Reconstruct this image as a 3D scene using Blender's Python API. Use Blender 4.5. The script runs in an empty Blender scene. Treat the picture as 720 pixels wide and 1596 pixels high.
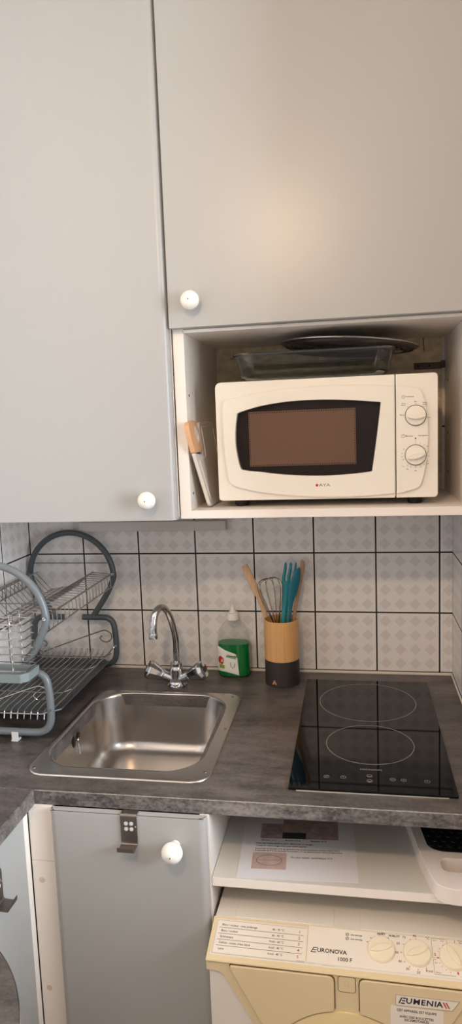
import bpy, bmesh, math, random
from mathutils import Vector, Matrix
random.seed(4)
PI = math.pi
scn = bpy.context.scene
COL = scn.collection

# ------------------------------------------------------------------ materials
def lin(c):
    return tuple(((v / 255) / 12.92 if v / 255 <= .04045 else ((v / 255 + .055) / 1.055) ** 2.4) for v in c) + (1.0,)

def mat(name, rgb, rough=.5, metal=0.0, spec=.5, noise=0.0, nscale=(30, 30, 30), bump=0.0, coat=0.0, emit=None):
    m = bpy.data.materials.new(name); m.use_nodes = True
    nt = m.node_tree; p = nt.nodes['Principled BSDF']
    p.inputs['Base Color'].default_value = lin(rgb)
    p.inputs['Roughness'].default_value = rough
    p.inputs['Metallic'].default_value = metal
    p.inputs['Specular IOR Level'].default_value = spec
    p.inputs['Coat Weight'].default_value = coat
    if emit:
        p.inputs['Emission Color'].default_value = emit[0]
        p.inputs['Emission Strength'].default_value = emit[1]
    if noise or bump:
        tc = nt.nodes.new('ShaderNodeTexCoord'); mp = nt.nodes.new('ShaderNodeMapping')
        mp.inputs['Scale'].default_value = nscale
        nz = nt.nodes.new('ShaderNodeTexNoise'); nz.inputs['Scale'].default_value = 1.0
        nz.inputs['Detail'].default_value = 5
        nt.links.new(tc.outputs['Object'], mp.inputs[0]); nt.links.new(mp.outputs[0], nz.inputs['Vector'])
        if noise:
            rp = nt.nodes.new('ShaderNodeValToRGB')
            c = lin(rgb)
            rp.color_ramp.elements[0].position = .3; rp.color_ramp.elements[1].position = .7
            rp.color_ramp.elements[0].color = tuple(v * (1 - noise) for v in c[:3]) + (1,)
            rp.color_ramp.elements[1].color = tuple(min(1, v * (1 + noise)) for v in c[:3]) + (1,)
            nt.links.new(nz.outputs['Fac'], rp.inputs[0]); nt.links.new(rp.outputs[0], p.inputs['Base Color'])
        if bump:
            b = nt.nodes.new('ShaderNodeBump'); b.inputs['Strength'].default_value = bump
            b.inputs['Distance'].default_value = .002
            nt.links.new(nz.outputs['Fac'], b.inputs['Height']); nt.links.new(b.outputs[0], p.inputs['Normal'])
    return m

def glass(name, tint, rough=.03, clear=.9, ior=1.45):
    """thin clear sheet: what is behind shows through, with a glossy reflection on top"""
    m = bpy.data.materials.new(name); m.use_nodes = True
    nt = m.node_tree; nt.nodes.clear()
    out = nt.nodes.new('ShaderNodeOutputMaterial'); mx = nt.nodes.new('ShaderNodeMixShader')
    tr = nt.nodes.new('ShaderNodeBsdfTransparent'); gl = nt.nodes.new('ShaderNodeBsdfGlossy')
    fr = nt.nodes.new('ShaderNodeFresnel'); fr.inputs['IOR'].default_value = ior
    tr.inputs['Color'].default_value = tuple(tint) + (1,)
    gl.inputs['Roughness'].default_value = rough
    ge = nt.nodes.new('ShaderNodeNewGeometry'); sb = nt.nodes.new('ShaderNodeMath'); sb.operation = 'SUBTRACT'; sb.inputs[0].default_value = 1
    ml = nt.nodes.new('ShaderNodeMath'); ml.operation = 'MULTIPLY'
    nt.links.new(ge.outputs['Backfacing'], sb.inputs[1]); nt.links.new(sb.outputs[0], ml.inputs[0]); nt.links.new(fr.outputs[0], ml.inputs[1])
    nt.links.new(ml.outputs[0], mx.inputs[0]); nt.links.new(tr.outputs[0], mx.inputs[1]); nt.links.new(gl.outputs[0], mx.inputs[2])
    nt.links.new(mx.outputs[0], out.inputs[0])
    return m

def solid_glass(name, rgb, rough=0.0, ior=1.45):
    m = mat(name, rgb, rough)
    p = m.node_tree.nodes['Principled BSDF']
    p.inputs['Transmission Weight'].default_value = 1.0; p.inputs['IOR'].default_value = ior
    return m

def tile_mat(name, axis):
    """15 cm glazed tiles, dark joints, four by four faint lozenges on each tile"""
    m = bpy.data.materials.new(name); m.use_nodes = True
    nt = m.node_tree; p = nt.nodes['Principled BSDF']; L = nt.links.new
    p.inputs['Roughness'].default_value = .28
    tc = nt.nodes.new('ShaderNodeTexCoord'); sp = nt.nodes.new('ShaderNodeSeparateXYZ')
    L(tc.outputs['Object'], sp.inputs[0])
    def mth(op, a, b=None, c=None):
        n = nt.nodes.new('ShaderNodeMath'); n.operation = op
        for i, v in enumerate((a, b, c)):
            if v is None: continue
            if isinstance(v, (int, float)): n.inputs[i].default_value = v
            else: L(v, n.inputs[i])
        return n.outputs[0]
    P = .152
    u = mth('FRACT', mth('ADD', mth('DIVIDE', sp.outputs[axis], P), 40.0))
    w = mth('FRACT', mth('ADD', mth('DIVIDE', mth('SUBTRACT', sp.outputs[2], 1.2102), P), 40.0))
    def edge(t): return mth('MINIMUM', t, mth('SUBTRACT', 1.0, t))
    e = mth('MINIMUM', edge(u), edge(w))
    joint = mth('LESS_THAN', e, .0128)
    rim = mth('LESS_THAN', e, .026)
    def cell(t): return mth('ABSOLUTE', mth('SUBTRACT', mth('FRACT', mth('ADD', mth('MULTIPLY', mth('SUBTRACT', t, .5), 4.2), 4.0)), .5))
    dsum = mth('ADD', cell(u), cell(w))
    inside = mth('MULTIPLY', mth('LESS_THAN', dsum, .40), mth('GREATER_THAN', e, .035))
    def mix(f, a, b):
        n = nt.nodes.new('ShaderNodeMix'); n.data_type = 'RGBA'
        L(f, n.inputs[0])
        for i, v in ((6, a), (7, b)):
            if isinstance(v, tuple): n.inputs[i].default_value = v
            else: L(v, n.inputs[i])
        return n.outputs[2]
    c = mix(inside, lin((230, 225, 221)), lin((216, 210, 206)))
    c = mix(rim, c, lin((236, 230, 225)))
    c = mix(joint, c, lin((20, 18, 18)))
    L(c, p.inputs['Base Color'])
    L(mth('ADD', mth('MULTIPLY', joint, .5), .3), p.inputs['Roughness'])
    b = nt.nodes.new('ShaderNodeBump'); b.inputs['Strength'].default_value = .5; b.inputs['Distance'].default_value = .001
    L(mth('SUBTRACT', 1.0, joint), b.inputs['Height']); L(b.outputs[0], p.inputs['Normal'])
    return m

def worktop_mat(name, dark, light, fine):
    """slate-look laminate: long streaks along the board and fine speckle"""
    m = bpy.data.materials.new(name); m.use_nodes = True
    nt = m.node_tree; p = nt.nodes['Principled BSDF']; L = nt.links.new
    tc = nt.nodes.new('ShaderNodeTexCoord')
    def nz(scale, det, rough=.6):
        mp = nt.nodes.new('ShaderNodeMapping'); mp.inputs['Scale'].default_value = scale
        n = nt.nodes.new('ShaderNodeTexNoise'); n.inputs['Scale'].default_value = 1; n.inputs['Detail'].default_value = det
        n.inputs['Roughness'].default_value = rough
        L(tc.outputs['Object'], mp.inputs[0]); L(mp.outputs[0], n.inputs['Vector']); return n.outputs['Fac']
    a = nz((8, 24, 24), 8, .72); b = nz((150, 190, 220), 4); c = nz((3.5, 7, 7), 4)
    def mth(op, x, y):
        n = nt.nodes.new('ShaderNodeMath'); n.operation = op
        for i, v in enumerate((x, y)):
            if isinstance(v, (int, float)): n.inputs[i].default_value = v
            else: L(v, n.inputs[i])
        return n.outputs[0]
    f = mth('ADD', mth('MULTIPLY', a, .55), mth('ADD', mth('MULTIPLY', b, fine), mth('MULTIPLY', c, .45 - fine)))
    r = nt.nodes.new('ShaderNodeValToRGB')
    r.color_ramp.elements[0].position = .40; r.color_ramp.elements[1].position = .60
    r.color_ramp.elements[0].color = lin(dark); r.color_ramp.elements[1].color = lin(light)
    L(f, r.inputs[0]); L(r.outputs[0], p.inputs['Base Color'])
    p.inputs['Roughness'].default_value = .38
    return m

def brushed(name, rgb, rough):
    m = mat(name, rgb, rough, 1.0)
    nt = m.node_tree; p = nt.nodes['Principled BSDF']; L = nt.links.new
    tc = nt.nodes.new('ShaderNodeTexCoord'); mp = nt.nodes.new('ShaderNodeMapping'); mp.inputs['Scale'].default_value = (6, 400, 400)
    n = nt.nodes.new('ShaderNodeTexNoise'); n.inputs['Scale'].default_value = 1; n.inputs['Detail'].default_value = 4
    r = nt.nodes.new('ShaderNodeMapRange'); r.inputs['To Min'].default_value = rough - .08; r.inputs['To Max'].default_value = rough + .1
    L(tc.outputs['Object'], mp.inputs[0]); L(mp.outputs[0], n.inputs['Vector']); L(n.outputs['Fac'], r.inputs['Value']); L(r.outputs[0], p.inputs['Roughness'])
    return m

M = {}
M['tile_b'] = tile_mat('glazed tiles', 0)
M['tile_s'] = tile_mat('glazed tiles side', 1)
M['paint'] = mat('room paint', (186, 180, 174), .7)
M['floor'] = mat('floor boards', (84, 62, 48), .5, noise=.2, nscale=(3, 40, 3))
M['door'] = mat('grey satin lacquer', (170, 169, 166), .33, spec=.45)
M['white'] = mat('white melamine', (236, 227, 218), .45)
M['white_edge'] = mat('white edge band', (240, 232, 224), .5)
M['knob'] = mat('white glazed knob', (240, 236, 228), .18)
M['plaster'] = mat('old plaster', (208, 190, 162), .85, noise=.22, nscale=(45, 45, 70), bump=.5)
M['iron'] = mat('rusty dark iron', (84, 68, 58), .6, .0, noise=.3)
M['dark'] = mat('dark hole', (20, 17, 15), .7)
M['worktop'] = worktop_mat('slate laminate', (52, 47, 45), (108, 100, 95), .2)
M['worktop_edge'] = worktop_mat('slate laminate edge', (62, 58, 56), (140, 133, 128), .34)
M['worn'] = mat('worn edge and painted highlight', (170, 160, 148), .5, noise=.3, nscale=(200, 200, 200))  # real wear on the table leaf, painted highlight on the worktop edge
M['caulk'] = mat('white sealant', (226, 216, 204), .5)
M['steel'] = mat('brushed steel', (196, 190, 184), .27, 1.0)
M['steel_dark'] = mat('dark brushed steel', (138, 130, 124), .42, 1.0)
M['chrome'] = mat('chrome', (206, 206, 208), .08, 1.0)
M['wire'] = mat('chromed wire', (178, 174, 170), .2, 1.0)
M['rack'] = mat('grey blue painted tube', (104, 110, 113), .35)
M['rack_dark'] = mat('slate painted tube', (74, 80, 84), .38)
M['tray'] = mat('slate plastic', (60, 67, 70), .35)
M['tray_light'] = mat('grey blue plastic', (122, 132, 133), .35)
M['foot'] = mat('pale grey plastic', (205, 203, 200), .45)
M['mw'] = mat('cream white plastic', (232, 225, 212), .33)
M['mw_knob'] = mat('cream knob plastic', (232, 224, 210), .35)
M['ink'] = mat('dark ink', (60, 50, 46), .6)
M['black_ink'] = mat('black ink', (26, 24, 26), .6)
M['navy_ink'] = mat('navy ink', (30, 32, 48), .6)
M['red_ink'] = mat('red ink', (190, 40, 32), .6)
M['grey_ink'] = mat('grey ink', (120, 112, 104), .6)
M['window'] = glass('smoked oven glass', (.82, .77, .75), .02, ior=1.26)
M['cavity'] = mat('oven cavity', (20, 9, 9), .5)
M['screen'] = mat('oven screen', (148, 126, 108), .5, .0)
M['glass'] = solid_glass('clear ovenware', (226, 232, 230))
M['lid'] = mat('dark ribbed metal', (88, 84, 84), .28, .85)
M['board'] = mat('milky plastic', (226, 216, 206), .25)
M['wood_peach'] = mat('peach wood', (214, 164, 122), .5, noise=.08, nscale=(8, 60, 30))
M['bamboo'] = mat('bamboo', (214, 164, 106), .45, noise=.10, nscale=(220, 220, 6))
M['holder_dark'] = mat('matt black lacquer', (50, 44, 42), .5)
M['copper'] = mat('copper print', (206, 140, 88), .4)
M['wood'] = mat('beech wood', (206, 170, 132), .5, noise=.14, nscale=(90, 90, 8))
M['wood_dark'] = mat('worn dark wood', (182, 144, 108), .5, noise=.2, nscale=(90, 90, 8))
M['teal'] = mat('teal nylon', (10, 128, 140), .35)
M['teal_dark'] = mat('teal nylon deep', (8, 102, 122), .35)
M['whisk'] = mat('whisk wire', (150, 142, 134), .22, 1.0)
M['bottle'] = glass('clear bottle plastic', (.93, .93, .92), .08, ior=1.35)
M['soap'] = mat('green soap', (8, 116, 52), .12, coat=.4)
M['soap_top'] = mat('green soap surface', (40, 130, 84), .3)
M['cap'] = mat('white cap plastic', (236, 230, 222), .35)
M['label'] = mat('label paper', (232, 228, 220), .5)
M['olive'] = mat('olive print', (140, 156, 50), .5)
M['pale_green'] = mat('pale green print', (120, 176, 130), .5)
M['hob'] = mat('black ceramic glass', (8, 7, 8), .04, spec=.3)
M['hob_mark'] = mat('grey hob print', (150, 144, 138), .4)
M['alu'] = mat('pale metal trim', (214, 208, 196), .35, .6)
M['washer'] = mat('white enamel', (230, 222, 210), .35)
M['cream'] = mat('yellowed cream plastic', (226, 206, 166), .4)
M['cream_light'] = mat('yellow cream plastic', (230, 206, 156), .4)
M['card'] = mat('control card', (236, 226, 212), .45)
M['paper'] = mat('white printer paper', (222, 218, 220), .7)
M['photo_a'] = mat('printed photo', (168, 146, 140), .6, noise=.25, nscale=(60, 60, 60))
M['photo_b'] = mat('printed dark photo', (52, 50, 56), .6)
M['photo_c'] = mat('printed pink photo', (196, 170, 160), .6, noise=.15, nscale=(60, 60, 60))
M['shelf'] = mat('ivory melamine', (212, 207, 197), .4)
M['white_plastic'] = mat('glossy white plastic', (236, 226, 220), .25)
M['black_rubber'] = mat('black rubber', (20, 19, 21), .55)
M['batten'] = mat('pale grey paint', (205, 200, 195), .6)
M['screwcap'] = mat('beige cap', (214, 196, 172), .5)
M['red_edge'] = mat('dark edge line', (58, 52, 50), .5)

# ------------------------------------------------------------------ mesh helpers
def sharp_bevel(bm, w, seg=2, ang=.6, filt=None):
    bm.normal_update()
    es = [e for e in bm.edges if len(e.link_faces) == 2 and e.calc_face_angle(0) > ang and (filt is None or filt(e))]
    if es and w > 0:
        bmesh.ops.bevel(bm, geom=es, offset=w, segments=seg, profile=.5, affect='EDGES', clamp_overlap=True)

class B:
    def __init__(s): s.bm = bmesh.new()
    def add(s, tmp, mtx=None):
        if mtx is not None: bmesh.ops.transform(tmp, matrix=mtx, verts=tmp.verts)
        me = bpy.data.meshes.new('t'); tmp.to_mesh(me); tmp.free()
        s.bm.from_mesh(me); bpy.data.meshes.remove(me); return s
    def box(s, x0, x1, y0, y1, z0, z1, bev=0.0, seg=2, mtx=None):
        t = bmesh.new(); bmesh.ops.create_cube(t, size=1)
        for v in t.verts:
            v.co = Vector((x0 + (v.co.x + .5) * (x1 - x0), y0 + (v.co.y + .5) * (y1 - y0), z0 + (v.co.z + .5) * (z1 - z0)))
        sharp_bevel(t, bev, seg); return s.add(t, mtx)
    def lathe(s, prof, n=32, mtx=None):
        """profile of (r, z) turned about local z"""
        t = bmesh.new(); rings = []
        for r, z in prof:
            if r < 1e-6: rings.append([t.verts.new((0, 0, z))])
            else: rings.append([t.verts.new((r * math.cos(2 * PI * k / n), r * math.sin(2 * PI * k / n), z)) for k in range(n)])
        for a, b in zip(rings, rings[1:]):
            for k in range(n):
                if len(a) == 1 and len(b) == 1: break
                if len(a) == 1: t.faces.new((a[0], b[k], b[(k + 1) % n]))
                elif len(b) == 1: t.faces.new((a[k], a[(k + 1) % n], b[0]))
                else: t.faces.new((a[k], a[(k + 1) % n], b[(k + 1) % n], b[k]))
        bmesh.ops.recalc_face_normals(t, faces=t.faces); return s.add(t, mtx)
    def tube(s, pts, r, n=10, closed=False, caps=True):
        t = bmesh.new(); pts = [Vector(p) for p in pts]; N = len(pts)
        rr = r if isinstance(r, (list, tuple)) else [r] * N
        tang = []
        for i in range(N):
            a = pts[(i - 1) % N] if (closed or i > 0) else pts[0]
            b = pts[(i + 1) % N] if (closed or i < N - 1) else pts[-1]
            tang.append((b - a).normalized())
        ref = Vector((0, 0, 1)) if abs(tang[0].z) < .9 else Vector((1, 0, 0))
        nrm = (ref - tang[0] * ref.dot(tang[0])).normalized(); rings = []
        for i in range(N):
            nrm = (nrm - tang[i] * nrm.dot(tang[i])).normalized(); bi = tang[i].cross(nrm)
            rings.append([t.verts.new(pts[i] + (nrm * math.cos(2 * PI * k / n) + bi * math.sin(2 * PI * k / n)) * rr[i]) for k in range(n)])
        for i in range(N if closed else N - 1):
            a, b = rings[i], rings[(i + 1) % N]
            for k in range(n): t.faces.new((a[k], a[(k + 1) % n], b[(k + 1) % n], b[k]))
        if not closed and caps: t.faces.new(rings[0][::-1]); t.faces.new(rings[-1])
        bmesh.ops.recalc_face_normals(t, faces=t.faces); return s.add(t)
    def prism(s, poly, depth, mtx, hole=None, bev=0.0, seg=2, top_only=False):
        """2-D outline in local xy raised by depth along local +z, optional hole"""
        t = bmesh.new()
        if hole is None:
            t.faces.new([t.verts.new((x, y, 0)) for x, y in poly])
        else:
            es = []
            for lp in (poly, hole):
                vs = [t.verts.new((x, y, 0)) for x, y in lp]
                es += [t.edges.new((vs[i], vs[(i + 1) % len(vs)])) for i in range(len(vs))]
            bmesh.ops.triangle_fill(t, use_beauty=True, use_dissolve=False, edges=es)
        fs = t.faces[:]
        r = bmesh.ops.extrude_face_region(t, geom=fs)
        for v in r['geom']:
            if isinstance(v, bmesh.types.BMVert): v.co.z += depth
        bmesh.ops.recalc_face_normals(t, faces=t.faces)
        if bev:
            sharp_bevel(t, bev, seg, .9, (lambda e: all(v.co.z > depth * .5 for v in e.verts)) if top_only else (lambda e: abs(e.verts[0].co.z - e.verts[1].co.z) < 1e-6))
        return s.add(t, mtx)
    def ball(s, c, r, sx=1, sy=1, sz=1, u=24, v=16):
        t = bmesh.new(); bmesh.ops.create_uvsphere(t, u_segments=u, v_segments=v, radius=r)
        return s.add(t, Matrix.Translation(c) @ Matrix.Diagonal((sx, sy, sz, 1)))
    def loft(s, loops, cap0=False, cap1=False, mtx=None, closed=True):
        t = bmesh.new(); R = [[t.verts.new(p) for p in lp] for lp in loops]; n = len(R[0])
        for a, b in zip(R, R[1:]):
            for k in range(n if closed else n - 1): t.faces.new((a[k], a[(k + 1) % n], b[(k + 1) % n], b[k]))
        if cap0: t.faces.new(R[0][::-1])
        if cap1: t.faces.new(R[-1])
        bmesh.ops.recalc_face_normals(t, faces=t.faces); return s.add(t, mtx)
    def text(s, body, size, mtx, align='LEFT', bold=0.0, shear=0.0, wide=1.0, th=.00012, space=1.0):
        cu = bpy.data.curves.new('t', 'FONT'); cu.body = body; cu.size = size; cu.align_x = align; cu.align_y = 'CENTER'; cu.space_character = space
        cu.extrude = th; cu.offset = bold * size; cu.shear = shear; cu.resolution_u = 2
        o = bpy.data.objects.new('t', cu); COL.objects.link(o)
        dg = bpy.context.evaluated_depsgraph_get(); me = bpy.data.meshes.new_from_object(o.evaluated_get(dg))
        me.transform(mtx @ Matrix.Diagonal((wide, 1, 1, 1))); s.bm.from_mesh(me)
        bpy.data.objects.remove(o); bpy.data.curves.remove(cu); bpy.data.meshes.remove(me); return s

ORG = {}
def obj(name, b, m, parent=None, smooth=.6, **props):
    bm = b.bm
    if parent is not None:
        r = parent
        while r.parent: r = r.parent
        off = ORG.get(r.name)
        if off is not None: bmesh.ops.translate(bm, vec=-off, verts=bm.verts)
    bm.normal_update()
    for f in bm.faces: f.smooth = True
    for e in bm.edges:
        if len(e.link_faces) == 2 and e.calc_face_angle(0) > smooth: e.smooth = False
    me = bpy.data.meshes.new(name); bm.to_mesh(me); bm.free()
    me.materials.append(M[m] if isinstance(m, str) else m)
    o = bpy.data.objects.new(name, me); COL.objects.link(o); o.parent = parent
    wn = o.modifiers.new('weighted normals', 'WEIGHTED_NORMAL'); wn.keep_sharp = True; wn.weight = 100
    for k, v in props.items(): o[k] = v
    return o

def thing(name, label, cat, loc=(0, 0, 0), rotz=0.0, local=False, group=None):
    o = bpy.data.objects.new(name, None); COL.objects.link(o)
    o.location = loc; o.rotation_euler = (0, 0, rotz); o['label'] = label; o['category'] = cat
    o.empty_display_size = .05
    if group: o['group'] = group
    if not local: ORG[o.name] = Vector(loc)
    return o

def single(name, b, m, label, cat, loc=None, group=None):
    """a thing that is one mesh, its origin set at loc"""
    o = obj(name, b, m)
    if loc is not None:
        o.data.transform(Matrix.Translation(-Vector(loc))); o.location = loc
    o['label'] = label; o['category'] = cat
    if group: o['group'] = group
    return o

def struct(name, b, m):
    o = obj(name, b, m); o['kind'] = 'structure'; return o

def catmull(pts, n=6, closed=True):
    P = [Vector(p) for p in pts]; N = len(P); out = []
    for i in range(N if closed else N - 1):
        g = (lambda k: P[k % N]) if closed else (lambda k: P[min(max(k, 0), N - 1)])
        p0, p1, p2, p3 = g(i - 1), g(i), g(i + 1), g(i + 2)
        for k in range(n):
            t = k / n
            out.append(.5 * ((2 * p1) + (p2 - p0) * t + (2 * p0 - 5 * p1 + 4 * p2 - p3) * t * t + (3 * p1 - p0 - 3 * p2 + p3) * t ** 3))
    if not closed: out.append(P[-1])
    return out

def fillet(pts, r, n=5, closed=False):
    """polyline with its corners rounded to radius r"""
    P = [Vector(p) for p in pts]; N = len(P); out = []
    for i in range(N):
        if not closed and i in (0, N - 1): out.append(P[i]); continue
        a, b, c = P[i - 1], P[i], P[(i + 1) % N]
        u, v = (a - b), (c - b); lu, lv = u.length, v.length; u.normalize(); v.normalize()
        rr = r[i] if isinstance(r, (list, tuple)) else r
        d = min(rr, lu * .49, lv * .49)
        for k in range(n + 1):
            t = k / n
            out.append((b + u * d) * (1 - t) ** 2 + b * 2 * t * (1 - t) + (b + v * d) * t * t)
    return out

def rrect(x0, x1, y0, y1, r, n=8):
    out = []
    for cx, cy, a0 in ((x1 - r, y1 - r, 0), (x0 + r, y1 - r, PI / 2), (x0 + r, y0 + r, PI), (x1 - r, y0 + r, 1.5 * PI)):
        for k in range(n + 1):
            a = a0 + PI / 2 * k / n; out.append((cx + r * math.cos(a), cy + r * math.sin(a)))
    return out

def basis(o, x, y):
    x = Vector(x).normalized(); y = Vector(y); y = (y - x * y.dot(x)).normalized(); z = x.cross(y)
    m = Matrix((x, y, z)).transposed().to_4x4(); m.translation = Vector(o); return m

def front(y, x=0, z=0):            # drawing plane facing the room: local x -> X, local y -> Z, local z -> -Y
    return basis((x, y, z), (1, 0, 0), (0, 0, 1))
def flat(z, x=0, y=0):
    return Matrix.Translation((x, y, z))
def along(p, d):                   # local z along d
    d = Vector(d).normalized(); x = Vector((0, 0, 1)).cross(d)
    if x.length < 1e-4: x = Vector((1, 0, 0))
    return basis(p, x, d.cross(x.normalized()))

def circle(cx, cy, r, n=40, a0=0, a1=2 * PI):
    return [(cx + r * math.cos(a0 + (a1 - a0) * k / n), cy + r * math.sin(a0 + (a1 - a0) * k / n)) for k in range(n + (0 if abs(a1 - a0 - 2 * PI) < 1e-6 else 1))]

def ray_loop(poly, c, n=288):
    """resample a star-shaped outline at n even directions about c"""
    out = []
    for k in range(n):
        a = 2 * PI * (k + .37) / n; dx, dy = math.cos(a), math.sin(a); best = 0
        for i in range(len(poly)):
            (x1, y1), (x2, y2) = poly[i - 1], poly[i]
            ex, ey = x2 - x1, y2 - y1; den = dx * ey - dy * ex
            if abs(den) < 1e-12: continue
            t = ((x1 - c[0]) * ey - (y1 - c[1]) * ex) / den; u = ((x1 - c[0]) * dy - (y1 - c[1]) * dx) / den
            if t > 0 and -1e-9 <= u <= 1 + 1e-9: best = max(best, t)
        out.append((dx, dy, best))
    return out
def framed(outer, inner, c, depth, mtx, bo, bi):
    """flat plate with an opening; outer and inner rims rounded by bo and bi"""
    O, I = ray_loop(outer, c), ray_loop(inner, c)
    def lp(R_, d, z): return [(c[0] + x * (t + d), c[1] + y * (t + d), z) for x, y, t in R_]
    L = [lp(I, 0, 0), lp(I, 0, depth - bi), lp(I, bi * .3, depth - bi * .3), lp(I, bi, depth), lp(O, -bo, depth), lp(O, -bo * .3, depth - bo * .3), lp(O, 0, depth - bo), lp(O, 0, 0)]
    return B().loft(L + [L[0]], mtx=mtx)

def ring(b, cx, cy, r, w, mtx, th=.0002, n=48):
    b.prism(circle(cx, cy, r + w / 2, n), th, mtx, hole=circle(cx, cy, r - w / 2, n))
def stroke(b, p, q, w, mtx, th=.0002):
    p = Vector(p); q = Vector(q); d = (q - p).normalized() * 1.0; nn = Vector((-d.y, d.x)) * w / 2
    b.prism([tuple(p + nn), tuple(p - nn), tuple(q - nn), tuple(q + nn)], th, mtx)

# ------------------------------------------------------------------ the room
XR = 1.0944; CH = 2.56; YB = -3.6; XE = 3.0
struct('wall_back', B().box(-.1, XR, 0, .1, .88, CH), 'tile_b')
struct('wall_back_lower', B().box(-.1, XR, .001, .1, 0, .88), 'paint')
struct('wall_left', B().box(-.1, 0, -1.5, 0, .88, CH), 'tile_s')
struct('wall_left_lower', B().box(-.1, 0, -1.5, 0, 0, .88), 'paint')
struct('wall_left_far', B().box(-.1, 0, YB, -1.5, 0, CH), 'paint')
struct('wall_right', B().box(XR, XR + .08, -.66, .1, .88, CH), 'tile_s')
struct('wall_right_lower', B().box(XR, XR + .08, -.66, .1, 0, .88), 'paint')
struct('wall_room_back', B().box(XR + .08, XE + .1, -.1, 0, 0, CH), 'paint')
struct('wall_rear', B().box(-.1, XE + .1, YB - .1, YB, 0, CH), 'paint')
wr = B()
WY0, WY1, WZ0, WZ1 = -2.3, -.85, .90, 2.30
wr.box(XE, XE + .1, YB, WY0, 0, CH).box(XE, XE + .1, WY1, -.1, 0, CH).box(XE, XE + .1, WY0, WY1, 0, WZ0).box(XE, XE + .1, WY0, WY1, WZ1, CH)
struct('wall_room_right', wr, 'paint')
wf = B()
for y0, y1 in ((WY0, WY0 + .05), (WY1 - .05, WY1), (-1.60, -1.55)): wf.box(XE + .02, XE + .07, y0, y1, WZ0, WZ1, .004)
wf.box(XE + .02, XE + .07, WY0, WY1, WZ0, WZ0 + .05, .004).box(XE + .02, XE + .07, WY0, WY1, WZ1 - .05, WZ1, .004)
wo = struct('window_1', wf, 'white')
struct('floor', B().box(-.1, XE + .1, YB - .1, .1, -.05, 0), 'floor')
struct('ceiling', B().box(-.1, XE + .1, YB - .1, .1, CH, CH + .05), 'paint')
struct('trim_1', B().prism(fillet([(0, .9), (XR, .9), (XR, .906), (0, .906)], .001, 1, True) and [(0, .8995), (XR, .8995), (XR, .9065), (0, .9065)], .005, front(0), bev=.002), 'caulk')
struct('trim_2', B().box(XR - .004, XR, -.6, -.005, .8995, .906, .002), 'caulk')
struct('trim_3', B().box(0, .004, -.6, -.005, .8995, .906, .002), 'caulk')

# ------------------------------------------------------------------ worktops
def cells(b, xs, ys, z0, z1, skip, bev):
    t = bmesh.new(); V = {}
    def v(i, j, k):
        if (i, j, k) not in V: V[(i, j, k)] = t.verts.new((xs[i], ys[j], (z0, z1)[k]))
        return V[(i, j, k)]
    full = {(i, j) for i in range(len(xs) - 1) for j in range(len(ys) - 1)} - set(skip)
    for i, j in full:
        t.faces.new((v(i, j, 1), v(i + 1, j, 1), v(i + 1, j + 1, 1), v(i, j + 1, 1)))
        t.faces.new((v(i, j, 0), v(i, j + 1, 0), v(i + 1, j + 1, 0), v(i + 1, j, 0)))
        for (di, dj, a, c) in ((-1, 0, (i, j), (i, j + 1)), (1, 0, (i + 1, j + 1), (i + 1, j)), (0, -1, (i + 1, j), (i, j)), (0, 1, (i, j + 1), (i + 1, j + 1))):
            if (i + di, j + dj) not in full:
                t.faces.new((v(*a, 0), v(*c, 0), v(*c, 1), v(*a, 1)))
    bmesh.ops.recalc_face_normals(t, faces=t.faces); sharp_bevel(t, bev, 2, .9)
    b.add(t)
w = thing('worktop', 'dark slate grey laminate worktop holding the sink and the hob along the tiled back wall', 'worktop', (.55, -.32, .874))
b = B(); cells(b, [.001, .256, .561, XR - .001], [-.629, -.541, -.186, -.001], .8735, .9, {(1, 1)}, .0012)
obj('top_board', b, 'worktop', w)
obj('front_edge', B().box(.001, XR - .001, -.633, -.629, .8735, .8999, .0009), 'worktop_edge', w)
obj('edge_highlight', B().box(.2875, XR - .002, -.6334, -.6322, .8992, .90015, .0003), 'worn', w)  # pale strip painted as the light catching the worktop's front arris
w2 = thing('worktop', 'short dark slate worktop on the left, running forward in front of the dish rack', 'worktop', (.14, -1.0, .874))
obj('top_board', B().box(.001, .283, -1.40, -.6335, .8735, .8998, .0012), 'worktop', w2)
obj('front_edge', B().box(.283, .287, -1.40, -.6335, .8735, .8997, .0009), 'worktop_edge', w2)

# ------------------------------------------------------------------ upper cabinets
def knob(px, y, pz, parent, r=.0185):
    b = B().lathe([(0, 0), (.008, 0), (.007, .006), (.0105, .010), (.0155, .015), (r, .0225), (r * .98, .028), (.0145, .0355), (.008, .0395), (.0016, .0405), (.0014, .0395), (0, .0395)], 32,
                  basis((px, y, pz), (1, 0, 0), (0, 0, 1)))
    k = obj('knob', b, 'knob', parent, label='round white glazed knob')
    obj('knob_screw', B().lathe([(0, 0), (.0012, 0), (.0010, .0006), (0, .0008)], 10, basis((px, y - .0396, pz), (1, 0, 0), (0, 0, 1))), 'dark', k)

def soft_door(x0, x1, y, z0, z1, th, rr):
    """slab door whose two upright edges are rounded over"""
    pr = [(x0, y + th)]
    for k in range(9):
        a = PI + PI / 2 * k / 8; pr.append((x0 + rr + rr * math.cos(a), y + rr * .9 + rr * .9 * math.sin(a)))
    for k in range(9):
        a = 1.5 * PI + PI / 2 * k / 8; pr.append((x1 - rr + rr * math.cos(a), y + rr * .9 + rr * .9 * math.sin(a)))
    pr.append((x1, y + th))
    return B().prism(pr, z1 - z0, flat(z0), bev=.0012, seg=2)

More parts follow.
